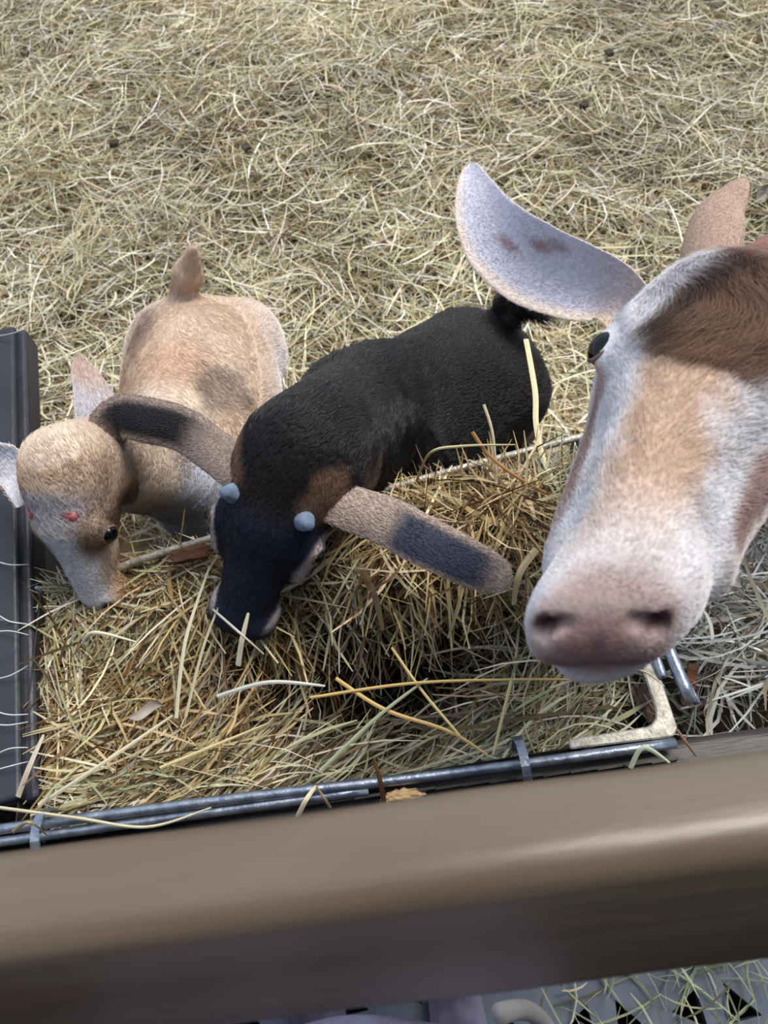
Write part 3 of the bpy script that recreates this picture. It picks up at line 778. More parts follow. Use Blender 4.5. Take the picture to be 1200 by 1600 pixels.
# ---------------------------------------------------------------- black kid
def black_kid():
    H = Head((-.1035, .406, .842), ((-.428, .863, -.267), (-.442, -.458, -.77), (-.786, -.213, .578)), .217); L, w = H.L, H.w
    lo, hi = A(-.36, .22, -.02), A(.42, 1.14, .90)
    fl = Field(lo, hi, (-.28, .27, .54), (.10, .62, .86), .0038, .0095)
    build_head(fl, H, 1.32, 1.38)
    for sy in (-1, 1): fl.ell(w(.44, sy * .19, -.20), A(.17, .09, .10) * L, H.R, .05 * L)
    wi, ru = at(585, 580, .65), at(752, 520, .54)
    ax = nrm((ru - wi) * A(1, 1, 0)); sd_ = A(-ax[1], ax[0], 0)
    ch = wi + A(0, 0, -.115) - ax * .03; hipc = ru + A(0, 0, -.09)
    neck0 = w(-.03, 0, -.27)
    fl.cone(neck0, wi + A(0, 0, -.07), .056, .085, .03)
    fl.cone(w(.06, .10, -.44), ch - ax * .02 + A(.01, 0, -.01), .058, .095, .04)
    fl.cone(ch, hipc, .102, .094, .05, flat=(sd_, 1.06))
    fl.cone(ch - sd_ * .02 + A(0, 0, -.06), hipc - sd_ * .02 + A(0, 0, -.05), .095, .085, .05)
    mid = (ch + hipc) / 2 + A(0, 0, -.02); fl.cone(mid - ax * .04, mid + ax * .04, .105, .10, .05)
    fl.cone(wi + A(0, 0, -.045), ru + A(0, 0, -.04), .040, .040, .04)
    for s in (-1, 1):
        fl.ell(hipc + sd_ * s * .06 + A(0, 0, -.015), (.06, .06, .09), None, .04)
        fl.ell(ch + sd_ * s * .065 + A(0, 0, -.0), (.05, .05, .085), None, .04)
    tb = ru + ax * .04 + A(0, 0, -.01); tt = at(815, 460, .60)
    fl.cone(tb, tt, .024, .018, .015); fl.cone(tt, at(846, 490, .585), .018, .012, .01)
    gz = lambda p: float(ground_h(np.array([[p[0], p[1], 0.]]))[0]) + .015
    for s in (-1, 1):
        b = ch + sd_ * s * .055 - ax * .01; g = gz(b)
        b2 = A(b[0], max(b[1], .575), 0)
        leg_chain(fl, [A(b[0], b[1], ch[2] - .03), A(b2[0], b2[1], ch[2] - .15), A(b2[0], b2[1], g + .14), A(b2[0], b2[1], g + .03)], [.042, .027, .019, .013])
        hoof(fl, A(b2[0], b2[1], g), .016, -ax)
        b = hipc + sd_ * s * .062 + ax * .02; g = gz(b)
        leg_chain(fl, [A(b[0], b[1], hipc[2] - .03), b * A(1, 1, 0) - ax * .02 + A(0, 0, hipc[2] - .15), b * A(1, 1, 0) + ax * .06 + A(0, 0, g + .15), b * A(1, 1, 0) + ax * .04 + A(0, 0, g + .03)], [.06, .036, .017, .013])
        hoof(fl, b * A(1, 1, 0) + ax * .04 + A(0, 0, g), .016, -ax)
    V, Q = surface_nets(fl.F, *fl.ax); p = H.loc(V); ay = np.abs(p[:, 1])
    blk, brn, pal_, blu = S2L(20, 19, 24), S2L(42, 36, 38), S2L(186, 176, 176), S2L(34, 40, 58)
    col = mixc(np.tile(blk, (len(V), 1)), brn, sst(-.3, 1.0, noise(V, 18)) * .7)
    h = sst(-.1, .15, p[:, 0]) * (V[:, 2] > .52) * (p[:, 2] > -.6) * (V[:, 1] < .56)
    col = mixc(col, S2L(30, 38, 58), h * sst(.1, .3, p[:, 0]) * .9)  # blue sky sheen on the forehead, mixed into the coat colour
    st = sst(.035, .012, np.abs(ay - (.345 - .21 * p[:, 0]) + .01 * noise(V, 60))) * sst(.25, .33, p[:, 0]) * sst(.92, .80, p[:, 0]) * sst(-.30, -.2, p[:, 2])
    col = mixc(col, pal_, st * h)
    lip = sst(.80, .88, p[:, 0]) * sst(-.19, -.23, p[:, 2]); col = mixc(col, S2L(190, 180, 184), lip * h)
    nose_ = sst(.90, .95, p[:, 0]) * sst(-.2, -.16, p[:, 2]); col = mixc(col, S2L(22, 20, 24), nose_ * h)
    col = mixc(col, S2L(150, 132, 116), sst(-.30, -.36, p[:, 2]) * h * .6)
    for sy in (-1, 1): col = mixc(col, S2L(128, 100, 82), sst(.040, .018, np.linalg.norm(V - w(.07, sy * .24, -.14), axis=1) + .006 * noise(V, 60)) * .8)
    col = mixc(col, S2L(150, 110, 92), sst(.3, .2, V[:, 2]) * .8)
    ears, EF = [], []
    eb = lambda sy: w(.07, sy * .185, -.10)
    nfl = A(.15, -.35, .9)
    # left ear: dark banded back, drooping broad tip
    v, q, i = ear_mesh([eb(-1), at(295, 674, .80), at(235, 655, .80), at(185, 650, .785), at(162, 684, .765), at(172, 728, .745)], [.042, .050, .054, .054, .048, .036], -nfl, .6, thick=.005, tipf=.12)
    c = mixc(np.tile(S2L(140, 124, 114), (len(v), 1)), S2L(22, 20, 26), sst(.85, .5, np.abs(i[:, 1] - .1)) * sst(.10, .25, i[:, 0]) * sst(.80, .62, i[:, 0]) * (i[:, 2] < .5))
    c = mixc(c, S2L(190, 190, 200), (i[:, 2] > .5) * .7); ears.append((v, q, c)); EF.append(i[:, 3:6])
    v, q, i = ear_mesh([w(.07, .12, -.14), at(600, 812, .775), at(650, 838, .775), at(710, 868, .765), at(760, 892, .745), at(800, 906, .725)], [.040, .052, .052, .050, .046, .040], -nfl + A(.2, 0, 0), .5, thick=.005, tipf=.22)
    c = mixc(np.tile(S2L(176, 158, 146), (len(v), 1)), S2L(62, 66, 84), sst(.95, .6, np.abs(i[:, 1] + .1)) * sst(.18, .32, i[:, 0]) * sst(.92, .72, i[:, 0]) * (i[:, 2] < .5))
    c = mixc(c, S2L(176, 174, 184), (i[:, 2] > .5) * .7); ears.append((v, q, c)); EF.append(i[:, 3:6])
    root = tag(empty('goat', tuple(ch * A(1, 1, 0))), 'black goat kid in the middle with long drooping ears, nose in the hay', 'goat', 'goats at the hay feeder')
    V, Q, col = assemble(root, V, Q, col, ears, M_coat); EF = np.concatenate(EF)
    for sy in (-1, 1):
        eye(root, w(.380, sy * .275, -.150), H.R @ A(.1, sy, .25), .0095)
        # short blunt horn buds
        a0, a1 = w(.19, sy * .14, -.12), w(.13, sy * (.20 if sy < 0 else .23), .035)
        tube('horn', [a0, a0 * .5 + a1 * .5, a1], [.0135, .0115, .0045], M_horn, root, sides=14)
    p = H.loc(V); vis = np.ones(len(V)); vis[V[:, 2] < .25] = .15
    ln = np.full(len(V), .011); hd = (p[:, 0] > -.1) & (V[:, 2] > .55) & (V[:, 1] < .56); ln[hd] = .007; ln[hd & (p[:, 0] > .8)] = .0025; vis[hd] = 2
    ne = len(V) - sum(len(e[0]) for e in ears); ln[ne:] = .005; vis[ne:] = 2.5
    ln[np.linalg.norm(V - tt, axis=1) < .06] = .026; vis[np.linalg.norm(V - tt, axis=1) < .06] = 3
    def flow(P):
        q = H.loc(P); hh = (sst(-.4, .2, q[:, 0]) * (P[:, 2] > .5) * (P[:, 1] < .6))[:, None]
        return (1 - hh) * (ax + A(0, 0, -.3)) + hh * (-H.R[:, 0])
    fur(root, V, Q, np.clip(col * 1.0, 0, 1), 120000, vis, ln, flow, M_furblack, EF, .00026)
black_kid()


# ---------------------------------------------------------------- adult goat
def adult():
    H = Head((.282, .3905, 1.0561), ((-.5896, .8064, -.0455), (-.7845, -.5584, .2696), (.1920, .1947, .9619)), .29, 1.15); L, w = H.L, H.w
    lo, hi = A(.0, .05, -.02), A(1.62, 1.25, 1.20)
    fl = Field(lo, hi, (.04, .08, .84), (.42, .56, 1.10), .0042, .013)
    build_head(fl, H, 1.04, .98, ex=.27, ez=-.118)
    fl.ell(w(.875, 0, -.262), A(.115, .098, .06) * L, H.R, .03 * L)
    for sy in (-1, 1): fl.cone(w(.22, sy * .10, -.38), w(.70, sy * .09, -.27), .040, .026, .03)
    sh, ru = A(.86, .72, .72), A(1.38, .92, .70)
    ax = nrm((ru - sh) * A(1, 1, 0)); sd_ = A(-ax[1], ax[0], 0)
    fl.cone(w(.10, .0, -.24), sh + A(-.04, 0, -.0), .068, .105, .05)
    fl.cone(w(.12, .0, -.34), sh + A(-.05, 0, -.10), .05, .11, .05)
    fl.cone(sh, ru, .15, .145, .08); mid = (sh + ru) / 2 + A(0, 0, -.06); fl.cone(mid - ax * .1, mid + ax * .1, .18, .18, .08)
    fl.cone(sh + A(0, 0, .06), ru + A(0, 0, .06), .07, .07, .06)
    tb = ru + ax * .12 + A(0, 0, .10); fl.cone(tb - A(0, 0, .04), tb + ax * .04 + A(0, 0, .09), .03, .012, .03)
    for s in (-1, 1):
        b = (sh + sd_ * s * .09) * A(1, 1, 0); g = .0
        leg_chain(fl, [b + A(0, 0, .60), b + A(0, 0, .42), b + A(0, 0, .24), b + A(0, 0, .05)], [.07, .042, .03, .021]); hoof(fl, b + A(0, 0, g), .028, -ax)
        b = (ru + sd_ * s * .09 + ax * .04) * A(1, 1, 0)
        leg_chain(fl, [b + A(0, 0, .62), b - ax * .04 + A(0, 0, .42), b + ax * .09 + A(0, 0, .25), b + ax * .06 + A(0, 0, .05)], [.10, .06, .028, .021]); hoof(fl, b + ax * .06 + A(0, 0, g), .028, -ax)
    # beard tuft under the chin
    V, Q = surface_nets(fl.F, *fl.ax); p = H.loc(V); ay = np.abs(p[:, 1])
    # the muzzle is pushed a little askew, left nostril forward
    ramp = sst(.55, .88, p[:, 0]) * (p[:, 2] > -.6) * (ay < .3); q_ = p.copy(); q_[:, 0] -= .42 * (p[:, 1] - .03) * ramp; q_[:, 1] += .028 * ramp; q_[:, 0] *= H.kx
    V = np.where(ramp[:, None] > 0, H.o + (q_ @ H.R.T) * H.L, V)
    white, cream, tan_, brown, rb = S2L(210, 208, 212), S2L(222, 204, 188), S2L(184, 152, 124), S2L(96, 66, 46), S2L(126, 78, 58)
    nz = noise(V, 45)
    col = np.tile(white, (len(V), 1)) * (1 + .03 * nz[:, None])
    # tan stripe down the middle of the face, fading to the nose
    stripe = sst(.125, .05, ay + .02 * nz + .02 * noise(V, 90)) * sst(.28, .40, p[:, 0]) * sst(.95, .66, p[:, 0])
    col = mixc(col, tan_, stripe * .85)
    # cheek stripe (brown line from the eye to the mouth corner)
    ck = sst(.055, .02, np.abs(p[:, 2] + .235 + .03 * nz)) * sst(.28, .38, p[:, 0]) * sst(.80, .62, p[:, 0]) * sst(.06, .1, ay)
    col = mixc(col, S2L(134, 100, 88), ck * .85)
    lowc = sst(-.27, -.33, p[:, 2] + .02 * nz) * sst(.1, .3, p[:, 0]) * sst(.85, .7, p[:, 0]); col = mixc(col, S2L(186, 156, 146), lowc * .8)
    # brown forelock patch
    fp = sst(.25, .19, np.sqrt((p[:, 0] - .19) ** 2 * 1.0 + ((p[:, 1] - .06)) ** 2 * 1.9) + .02 * nz)
    col = mixc(col, S2L(112, 78, 52), fp * .95)
    col = mixc(col, S2L(62, 44, 36), fp * sst(.1, .5, noise(V + 4, 38) * .5 + .9 * sst(.12, -.08, p[:, 1])) * .85)
    col = mixc(col, rb, sst(.05, -.12, p[:, 0] + .03 * nz) * .9)
    nk = (V[:, 0] > .38) & (p[:, 0] < .2); col[nk] = mixc(np.tile(rb, (nk.sum(), 1)), S2L(150, 110, 86), sst(-.5, .8, noise(V[nk], 12)))
    # nose leather
    dn = np.sqrt(((p[:, 0] - .985) / 1.2) ** 2 + (ay * .75) ** 2 + ((p[:, 2] + .115) * .8) ** 2)
    col = mixc(col, S2L(176, 156, 152), sst(.12, .075, dn + .006 * nz)); col = mixc(col, S2L(146, 118, 116), sst(.055, .03, dn + .004 * nz)); col = mixc(col, S2L(150, 134, 130), sst(.82, .92, p[:, 0]) * sst(.11, .04, ay) * sst(-.10, -.06, p[:, 2]) * .6)
    lipm = sst(.90, .97, p[:, 0]) * sst(.06, .02, np.abs(p[:, 2] + .205)) * sst(.12, .07, ay); col = mixc(col, S2L(140, 104, 104), lipm * .6)
    for sy in (-1, 1):
        d = np.sqrt((p[:, 0] - .955) ** 2 + (p[:, 1] - sy * .085) ** 2 + (p[:, 2] + .10) ** 2); col = mixc(col, S2L(84, 54, 56), sst(.032, .014, d))
        d = np.sqrt((p[:, 0] - .33) ** 2 * .7 + (p[:, 1] - sy * .22) ** 2 + (p[:, 2] + .17) ** 2); col = mixc(col, S2L(170, 130, 118), sst(.075, .045, d) * .7)
    ears, EF = [], []
    e0 = w(.12, -.17, -.17)
    v, q, i = ear_mesh([e0, atd(965, 462, .60), atd(900, 438, .605), atd(835, 412, .615), atd(780, 372, .625), atd(748, 318, .635), atd(733, 257, .65)], [.034, .046, .060, .066, .060, .042, .022], nrm(CP - e0) + A(-.1, -.25, 0), 1.0, n=44, m=22, thick=.004, tipf=.2)
    inn = i[:, 2] > .5; c = np.where(inn[:, None], S2L(206, 204, 216), S2L(226, 204, 188))
    c = mixc(c, S2L(232, 214, 198), sst(.55, .95, -i[:, 1]) * inn * .9)
    nn = noise(v, 60)
    for (tc_, sc_, a_) in ((.62, .05, .8), (.50, .42, .8), (.44, .62, .6)):
        d = np.sqrt(((i[:, 0] - tc_) / .085) ** 2 + ((i[:, 1] - sc_) / .22) ** 2); c = mixc(c, S2L(150, 112, 112), sst(1.0, .3, d + .15 * nn) * inn * a_)
    c = mixc(c, S2L(168, 136, 108), sst(.30, .10, i[:, 0]) * inn * .6); ears.append((v, q, c)); EF.append(i[:, 3:6])
    f0 = atd(1100, 430, .63)
    v, q, i = ear_mesh([f0, atd(1108, 375, .645), atd(1120, 335, .655), atd(1140, 305, .665), atd(1164, 278, .68)], [.05, .052, .046, .032, .016], -nrm(CP - f0) + A(.35, .0, .0), .7, thick=.004)
    inn = i[:, 2] > .5; c = np.where(inn[:, None], S2L(186, 164, 152), S2L(170, 146, 130)); ears.append((v, q, c)); EF.append(i[:, 3:6])
    root = tag(empty('goat', tuple(sh * A(1, 1, 0))), 'large white adult goat with brown forelock leaning in from the right, looking up', 'goat', 'goats at the hay feeder')
    V, Q, col = assemble(root, V, Q, col, ears, M_coat); EF = np.concatenate(EF)
    for sy in (-1, 1): eye(root, w(.274, sy * .222, -.112), H.R @ A(0, sy * .75, .75), .0138)
    bd = [w(.50, .10, -.40), w(.52, .11, -.47), w(.56, .12, -.53), w(.60, .125, -.575)]
    tube('beard_tuft', bd, [.012, .010, .007, .002], mat('beard_hair', S2L(206, 200, 196), .7, n1=S2L(224, 220, 216), scale=90, bump=.6), root, sides=10)
    p = H.loc(V); hd = (p[:, 0] > -.25) & (V[:, 0] < .45); vis = np.where(hd, 1., .05)
    ne = len(V) - sum(len(e[0]) for e in ears)
    fpv = sst(.28, .18, np.sqrt((p[:, 0] - .15) ** 2 + (p[:, 1] - .04) ** 2 * 1.4))
    ln = np.where(hd, .0085, .014) + fpv * .020; ln[hd & (p[:, 0] > .72)] = .0055; ln[hd & (p[:, 0] > .88)] = .003; ln[hd & (p[:, 0] > .95) & (ay_ := np.abs(p[:, 1]) < .10)] = .0012
    near_eye = np.minimum(*[np.linalg.norm(p - A(.272, sy * .214, -.108), axis=1) for sy in (-1, 1)]); ln[near_eye < .075] = .002; vis[near_eye < .05] = .1
    ln[ne:] = .003; vis[ne:] = .8
    vis = vis * (1 + fpv * .6)
    R = H.R
    def flow(P):
        q = H.loc(P); out = -R[:, 0][None, :] * 1.0 + R[:, 1][None, :] * (q[:, 1:2] * 3.2) - R[:, 2][None, :] * .15
        fo = sst(.30, .18, np.sqrt((q[:, 0] - .15) ** 2 + (q[:, 1] - .04) ** 2))[:, None]
        whirl = R[:, 0][None, :] * 1.0 + R[:, 1][None, :] * (.6 * np.sin(q[:, 0:1] * 14))
        o = out * (1 - fo) + whirl * fo
        return np.where((P[:, :1] > .45), A(1, .3, -.3)[None, :], o)
    fur(root, V, Q, np.clip(col * 1.03, 0, 1), 170000, vis, ln, flow, M_fur, EF, .00016, lift=.30, clump=.3)
adult()

# ================================================================ SMALL LOOSE THINGS
Z = lambda l: [at(*p) for p in l]
GOLD, PALEST, GREEN, BROWN = (222, 188, 120), (226, 218, 192), (166, 172, 140), (120, 88, 56)
for pts, wd, c, lab in [
    ([(485, 1090, .675), (640, 1068, .695), (800, 1062, .70), (960, 1062, .70)], .0032, GOLD, 'long golden straw running level towards the adult goat\'s chin'),
    ([(525, 1060, .675), (600, 1108, .69), (700, 1142, .695), (762, 1180, .69)], .0042, GOLD, 'thick golden straw slanting down to the right in the feeder'),
    ([(612, 1012, .66), (660, 1080, .69), (712, 1142, .70), (718, 1150, .70)], .003, (226, 200, 140), 'golden straw crossing the hollow, meeting the thick slanting one'),
    ([(860, 1075, .69), (940, 1050, .705), (1000, 1047, .705), (1038, 1072, .69)], .0025, PALEST, 'pale arched straw just below the adult goat\'s muzzle'),
    ([(500, 1205, .68), (590, 1120, .695), (668, 1060, .69)], .004, GREEN, 'grey-green blade slanting up right across the feeder front'),
    ([(372, 1040, .69), (378, 1000, .715), (388, 958, .735)], .006, PALEST, 'pale upright blade in front of the black kid\'s mouth'),
    ([(340, 1088, .675), (420, 1066, .70), (508, 1072, .70)], .0045, (214, 214, 204), 'whitish blade pointing right below the black kid\'s nose'),
    ([(330, 950, .69), (370, 985, .73), (412, 1022, .70)], .003, (206, 200, 190), 'pale straw crossing under the black kid\'s nostrils'),
    ([(275, 1122, .67), (290, 1000, .70), (328, 884, .71)], .0042, (206, 204, 178), 'tall pale stalk standing left of the black kid\'s muzzle'),
    ([(290, 1120, .67), (318, 1010, .69), (345, 940, .70)], .0034, (190, 184, 150), 'second pale stalk leaning beside the black kid\'s muzzle'),
    ([(128, 1006, .67), (148, 988, .70), (212, 1003, .68)], .004, PALEST, 'small bent pale straw below the tan kid\'s nose'),
    ([(464, 1278, .665), (478, 1250, .685), (494, 1228, .675)], .005, (226, 214, 180), 'pale straw hanging over the front rim, left of the fluff'),
    ([(516, 1262, .672), (505, 1245, .685), (494, 1228, .675)], .0035, (140, 122, 96), 'dark short straw hanging over the front rim'),
    ([(600, 1254, .67), (594, 1220, .70), (584, 1184, .72)], .0052, BROWN, 'brown woody stick poking up at the front rim'),
    ([(822, 530, .62), (836, 610, .66), (838, 665, .67), (852, 725, .675), (882, 775, .67)], .0075, (216, 206, 166), 'broad pale blade hanging beside the black kid\'s rump'),
    ([(756, 632, .76), (770, 680, .74), (776, 760, .70), (778, 820, .68)], .0034, (216, 206, 176), 'upright bent straw standing in front of the black kid\'s flank'),
    ([(650, 755, .67), (672, 708, .73), (722, 697, .74), (805, 695, .74)], .0034, (206, 196, 150), 'straw arching right in front of the black kid\'s flank'),
    ([(738, 675, .75), (765, 712, .73), (812, 748, .71), (872, 780, .68)], .0046, (176, 132, 84), 'reddish brown stem with a pale tip above the hay mound'),
    ([(838, 858, .70), (812, 896, .71), (802, 945, .69)], .008, (176, 158, 126), 'broad twisted dry blade left of the adult goat\'s muzzle'),
    ([(560, 880, .66), (585, 930, .68), (598, 985, .66)], .008, (124, 102, 74), 'broad brown dry blade below the black kid\'s right ear'),
    ([(28, 1245, .665), (45, 1200, .68), (68, 1148, .68)], .006, (200, 186, 170), 'thick whitish twig beside the lower end of the black partition'),
    ([(985, 1200, .668), (1006, 1168, .685), (1046, 1192, .668)], .005, (196, 204, 176), 'green-white bent blade draped on the front strip by the corner'),
    ([(1058, 1140, .668), (1072, 1160, .67), (1088, 1182, .66)], .0028, (134, 98, 80), 'reddish twig beyond the feeder corner'),
    ([(980, 1218, .67), (800, 1060, .70), (770, 1180, .69)][1:], .0035, (214, 196, 140), 'straw leaning between the golden ones near the ring hook'),
    ([(0, 1262, .665), (120, 1278, .675), (230, 1292, .668), (330, 1262, .67)], .0035, (210, 202, 172), 'long pale straw lying along the left end of the front rim'),
    ([(60, 1258, .668), (150, 1200, .69), (270, 1118, .69)], .0045, (210, 204, 178), 'long pale blade rising right from the lower left corner of the hay'),
    ([(0, 1250, .667), (250, 1200, .69), (420, 1130, .69)][1:], .0035, (206, 190, 140), 'yellowish straw above the long pale blade'),
]:
    stalk(Z(pts), wd, c, lab)
# wisps lying on the black partition
gl = 'thin bluish straw wisp lying on the black partition board'
for i, (y0, y1, bx) in enumerate([(955, 975, 6), (988, 992, -4), (1062, 1040, 5), (1132, 1128, 3), (1182, 1168, -5), (875, 882, 4), (526, 512, 3), (1205, 1190, 0), (1110, 1116, 4)]):
    stalk(Z([(-12, y0, PT + .002), (15, (y0 + y1) / 2 + bx, PT + .012), (44, y1, PT + .006)]), .0018, (206, 208, 214), gl, 'straw wisps on the black partition', 'straw_wisp')


def chunk(name, p, size, m, rot, label, cat, seed=0, grp=None):
    r2 = np.random.default_rng(seed); bm = bmesh.new()
    bmesh.ops.create_cube(bm, size=1); bmesh.ops.subdivide_edges(bm, edges=bm.edges[:], cuts=4, use_grid_fill=True)
    for v in bm.verts:
        e = abs(v.co.x) > .45; v.co.x += r2.normal(0, .06 if e else .01); v.co.y += r2.normal(0, .05); v.co.z += r2.normal(0, .09) + .3 * v.co.x * v.co.x
        v.co = Vector((v.co.x * size[0], v.co.y * size[1], v.co.z * size[2]))
    o = bm_obj(name, bm, m, smooth=False); o.location = p; o.rotation_euler = rot; return tag(o, label, cat, grp)


chunk('bark_piece', at(296, 866, .672), (.040, .017, .006), M_bark, (0, .1, .12), 'jagged dark brown bark piece on the far rim between the two kids', 'bark', 1)
chunk('bark_piece', at(1012, 1100, .63), (.018, .038, .005), M_bark2, (.15, .1, .35), 'pinkish brown bark flake in the dark right corner of the feeder', 'bark', 2)
chunk('bark_piece', at(1078, 1070, .50), (.012, .05, .004), M_bark, (0, .2, -.5), 'dark bark sliver in the bluish hay right of the feeder', 'bark', 3)


def leaf(p, L, W, m, yaw, label, seed):
    r2 = np.random.default_rng(seed); n, k = 12, 7; V = []; Q = []
    for s in (1, -1):
        for i in range(n):
            t = i / (n - 1); hw = W / 2 * math.sin(PI * min(t * .96 + .02, 1)) ** .7
            for j in range(k):
                q = -1 + 2 * j / (k - 1); V.append((L * (t - .5), q * hw, .25 * W * q * q + .012 * L * math.sin(7 * t + q) + s * .0005))
    for i in range(n - 1):
        for j in range(k - 1):
            a = i * k + j; Q.append((a, a + 1, a + k + 1, a + k)); Q.append((n * k + a, n * k + a + k, n * k + a + k + 1, n * k + a + 1))
    V = np.array(V); V[:, 1] += .12 * L * np.sin(V[:, 0] / L * 5); V[:, 2] += .25 * V[:, 1] * np.sin(V[:, 0] / L * 4)
    o = npmesh('dry_leaf', V, Q, m); o.location = p; o.rotation_euler = (r2.normal(0, .2), r2.normal(0, .2), yaw); return tag(o, label, 'leaf')


def gpt(px, py, dz=.03):
    p = at(px, py, 0.)
    for _ in range(4): p = at(px, py, float(ground_h(p[None, :])[0]) + dz)
    return p
leaf(at(228, 1112, .675), .036, .013, M_dry, .1, 'pale dry leaf lying in the hay below the two kids', 1)
leaf(gpt(96, 626, .05), .034, .014, M_dry, -.6, 'whitish dry leaf on the ground hay between partition and tan kid', 2)
leaf(gpt(1190, 305, .05), .05, .03, M_dry, .4, 'pale leaf scrap on the ground by the right edge', 3)
leaf(gpt(1010, 345, .05), .035, .025, M_dry, 1, 'small grey leaf scrap on the ground hay above the adult goat', 4)
leaf(gpt(1112, 46, .06), .06, .018, M_pale, -.3, 'white leaf scrap in the ground hay near the upper right corner', 5)
leaf(at(1140, 905, .50), .035, .03, M_dry, .5, 'pinkish leaf in the bluish hay under the adult goat\'s jaw', 6)
for i, (px, py) in enumerate([(178, 224), (40, 84), (952, 84), (848, 362), (912, 165), (386, 232)]):
    dl = ['left side, above the tan kid', 'in the top left corner', 'near the top edge, right of centre', 'just above the adult goat\'s left ear', 'upper right, below another one', 'in the middle of the upper half'][i]
    o = chunk('dropping', gpt(px, py, .045), (.026, .020, .016), M_dung, (0, 0, i), 'dark dropping on the ground hay, ' + dl, 'dropping', 10 + i, 'droppings on the hay')
# tan seed fluff on the rail behind the front rim
bm = bmesh.new(); bmesh.ops.create_icosphere(bm, subdivisions=4, radius=1)
for v in bm.verts: v.co = Vector((v.co.x * .021, v.co.y * .008, v.co.z * .008)) * (1 + .22 * math.sin(v.co.x * 9 + v.co.y * 11) * math.cos(v.co.z * 8 + v.co.x * 5) + .06 * math.sin(v.co.x * 40 + v.co.y * 31))
o = bm_obj('seed_fluff', bm, mat('fluff', S2L(190, 152, 104), .9, n1=S2L(216, 184, 140), scale=90, bump=1), smooth=True); o.location = at(630, 1246, .652)
tag(o, 'tan fluffy seed tuft on the lower rail at the front rim', 'tuft')
o = stalk(Z([(20, 1300, .665), (45, 1285, .70), (75, 1306, .665)]), .004, (176, 156, 120), 'bent brown straw arching over the left ring hook')


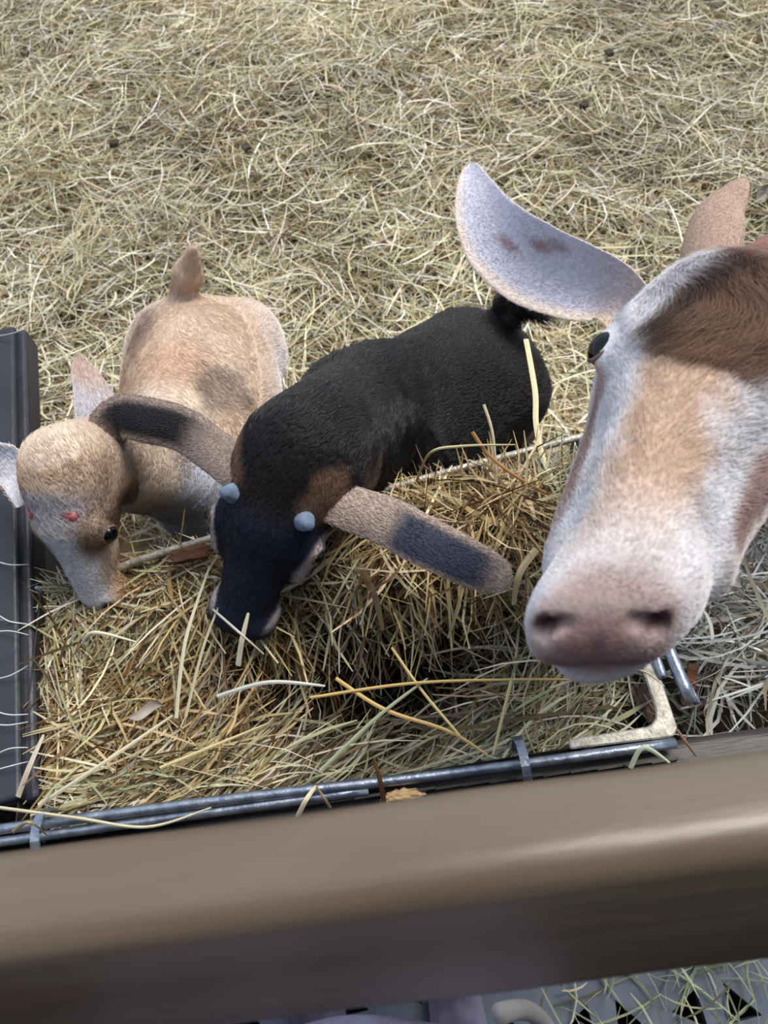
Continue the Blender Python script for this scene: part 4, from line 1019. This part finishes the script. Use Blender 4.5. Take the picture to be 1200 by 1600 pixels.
# ================================================================ PHOTOGRAPHER leaning on the rail (front of the jacket shows under it)
def person():
    root = tag(empty('person', (-.12, -.26, 0)), 'person in a dark mottled jacket with pale edge, standing against the rail below', 'person')
    lo, hi = A(-.62, -.62, -.08), A(.36, .12, 1.86)
    def prims(fl, which, g):
        c = lambda a, b, ra, rb, k=.03, fl_=None: fl.cone(A(*a), A(*b), ra + g, rb + g, k, flat=fl_)
        X = ((1, 0, 0), 1.35)
        if 'top' in which:
            c((-.095, -.160, .84), (-.12, -.25, 1.10), .112, .100, .05, X); c((-.12, -.25, 1.10), (-.12, -.30, 1.36), .105, .095, .05, ((1, 0, 0), 1.55))
            for s, el, wr in ((-1, (-.36, -.28, 1.12), (-.165, -.170, .97)), (1, (.12, -.30, 1.18), (.075, -.13, 1.40))):
                sh = (-.12 + s * .17, -.31, 1.38); c(sh, el, .052, .042); c(el, wr, .042, .03)
        if 'legs' in which:
            for s in (-1, 1): c((-.12 + s * .09, -.24, .86), (-.12 + s * .10, -.22, .46), .085, .058); c((-.12 + s * .10, -.22, .46), (-.12 + s * .11, -.27, .04), .058, .04)
            c((-.19, -.24, .90), (-.05, -.24, .90), .10, .10)
        if 'skin' in which:
            c((-.12, -.30, 1.40), (-.12, -.26, 1.52), .055, .052); fl.ell((-.12, -.235, 1.62), (.078, .098, .118), None, .03)
            fl.ell((-.12, -.185, 1.57), (.05, .055, .06), None, .03); fl.cone((-.12, -.14, 1.625), (-.12, -.122, 1.595), .010, .015, .012)
            for s in (-1, 1): fl.ell((-.12 + s * .08, -.245, 1.61), (.010, .02, .032), None, .008); fl.ell((-.12 + s * .032, -.139, 1.635), (.018, .014, .012), None, .008, -1)
            fl.cone((-.14, -.132, 1.553), (-.10, -.132, 1.553), .004, .004, .006)
            # left hand hanging over the rail's near face
            fl.cone((-.155, -.160, .965), (-.135, -.122, .95), .026, .030, .02)
            for k in range(4):
                x = -.165 + .021 * k; d = (.0, .004, .006, 0)[k]
                fl.cone((x, -.118, .952), (x + .004, -.100, .940 - d), .0105, .0095, .006); fl.cone((x + .004, -.100, .940 - d), (x + .006, -.096, .912 - d), .0095, .0085, .006)
            fl.cone((-.115, -.136, .958), (-.090, -.114, .952), .012, .0105, .008); fl.cone((-.090, -.114, .952), (-.078, -.100, .938), .0105, .009, .006)
            # right hand behind the phone
            fl.cone((.075, -.125, 1.41), (.07, -.075, 1.46), .025, .028, .02)
            for k in range(4):
                fl.cone((.078, -.08 + .018 * k, 1.45 + .012 * k), (.085, -.045 + .015 * k, 1.475 + .012 * k), .010, .009, .006)
                fl.cone((.085, -.045 + .015 * k, 1.475 + .012 * k), (.06, -.03 + .012 * k, 1.492 + .012 * k), .009, .008, .006)
            fl.cone((.06, -.09, 1.45), (.045, -.05, 1.495), .012, .010, .006)
    fl = Field(lo, hi, (-.26, -.16, 1.0), (.12, .02, 1.55), .0045, .014); prims(fl, ('top', 'legs', 'skin'), 0)
    V, Q = surface_nets(fl.F, *fl.ax); skin = np.tile(S2L(222, 168, 148), (len(V), 1)); skin = mixc(skin, S2L(190, 104, 98), ((np.abs(V[:, 2] - 1.553) < .006) & (V[:, 1] > -.14) & (np.abs(V[:, 0] + .12) < .024)) * 1.)
    npmesh('body', V, Q, attr_mat('skin', .5, .4, grain=.04), skin, parent=root)
    for nm, wh, g, m, zc in (('jacket', ('top',), .012, M_cloth, .68), ('trousers', ('legs',), .010, mat('trouser_cloth', S2L(30, 34, 48), .85, n1=S2L(44, 48, 64), scale=60), 0)):
        fl = Field(lo, hi, (-.30, -.30, .75), (.15, -.02, 1.2), .008, .014); prims(fl, wh, g)
        V, Q = surface_nets(fl.F, *fl.ax); V = V + (vnormals(V, Q) * (.004 * noise(V, 28))[:, None]); npmesh(nm, V, Q, m, parent=root)
    pts = [(.022, -.045, .90), (.040, -.048, .865), (.053, -.060, .83), (.060, -.078, .79), (.056, -.095, .75)]
    tube('jacket_edge', pts, .006, M_pale, root)
    fl = Field(lo, hi, (-.22, -.36, 1.55), (-.02, -.12, 1.76), .006, .02)
    fl.ell((-.12, -.255, 1.655), (.088, .10, .10), None, .02); fl.ell((-.12, -.30, 1.58), (.082, .062, .10), None, .03)
    fl.ell((-.12, -.12, 1.60), (.07, .06, .07), None, .01, -1)
    V, Q = surface_nets(fl.F, *fl.ax); npmesh('hair', V, Q, mat('hair', S2L(46, 32, 24), .5, n1=S2L(78, 56, 40), scale=50, bump=.5), parent=root)
    for s in (-1, 1):
        bm = bmesh.new(); bmesh.ops.create_uvsphere(bm, u_segments=16, v_segments=10, radius=.011, matrix=Matrix.Translation((-.12 + s * .032, -.150, 1.635))); bm_obj('eye', bm, M_eye, root, smooth=True)
        bm = bmesh.new(); add_box(bm, (-.12 + s * .11 - .045, -.33, 0.0), (-.12 + s * .11 + .045, -.06, .075)); bmesh.ops.subdivide_edges(bm, edges=bm.edges[:], cuts=3, use_grid_fill=True)
        for v in bm.verts:
            if v.co.y > -.2 and v.co.z > .03: v.co.z -= (v.co.y + .2) * .28
        bmesh.ops.smooth_vert(bm, verts=bm.verts, factor=.5, use_axis_x=True, use_axis_y=True, use_axis_z=False); bm_obj('shoe', bm, M_cloth, root, smooth=True)
    # the phone taking the picture, its back towards the pen
    ph = tag(empty('phone', tuple(CP - CD * .012)), 'black phone held above the rail, taking the picture', 'phone')
    bm = bmesh.new(); M = Matrix(((CR[0], CU[0], -CD[0], CP[0]), (CR[1], CU[1], -CD[1], CP[1]), (CR[2], CU[2], -CD[2], CP[2]), (0, 0, 0, 1)))
    add_box(bm, (-.018, -.135, .006), (.058, .02, .014), M); bm_obj('case', bm, M_black, ph, bevel=.003)
    bm = bmesh.new(); add_box(bm, (-.015, -.132, .0141), (.055, .017, .0148), M); bm_obj('screen', bm, M_eye, ph)
person()
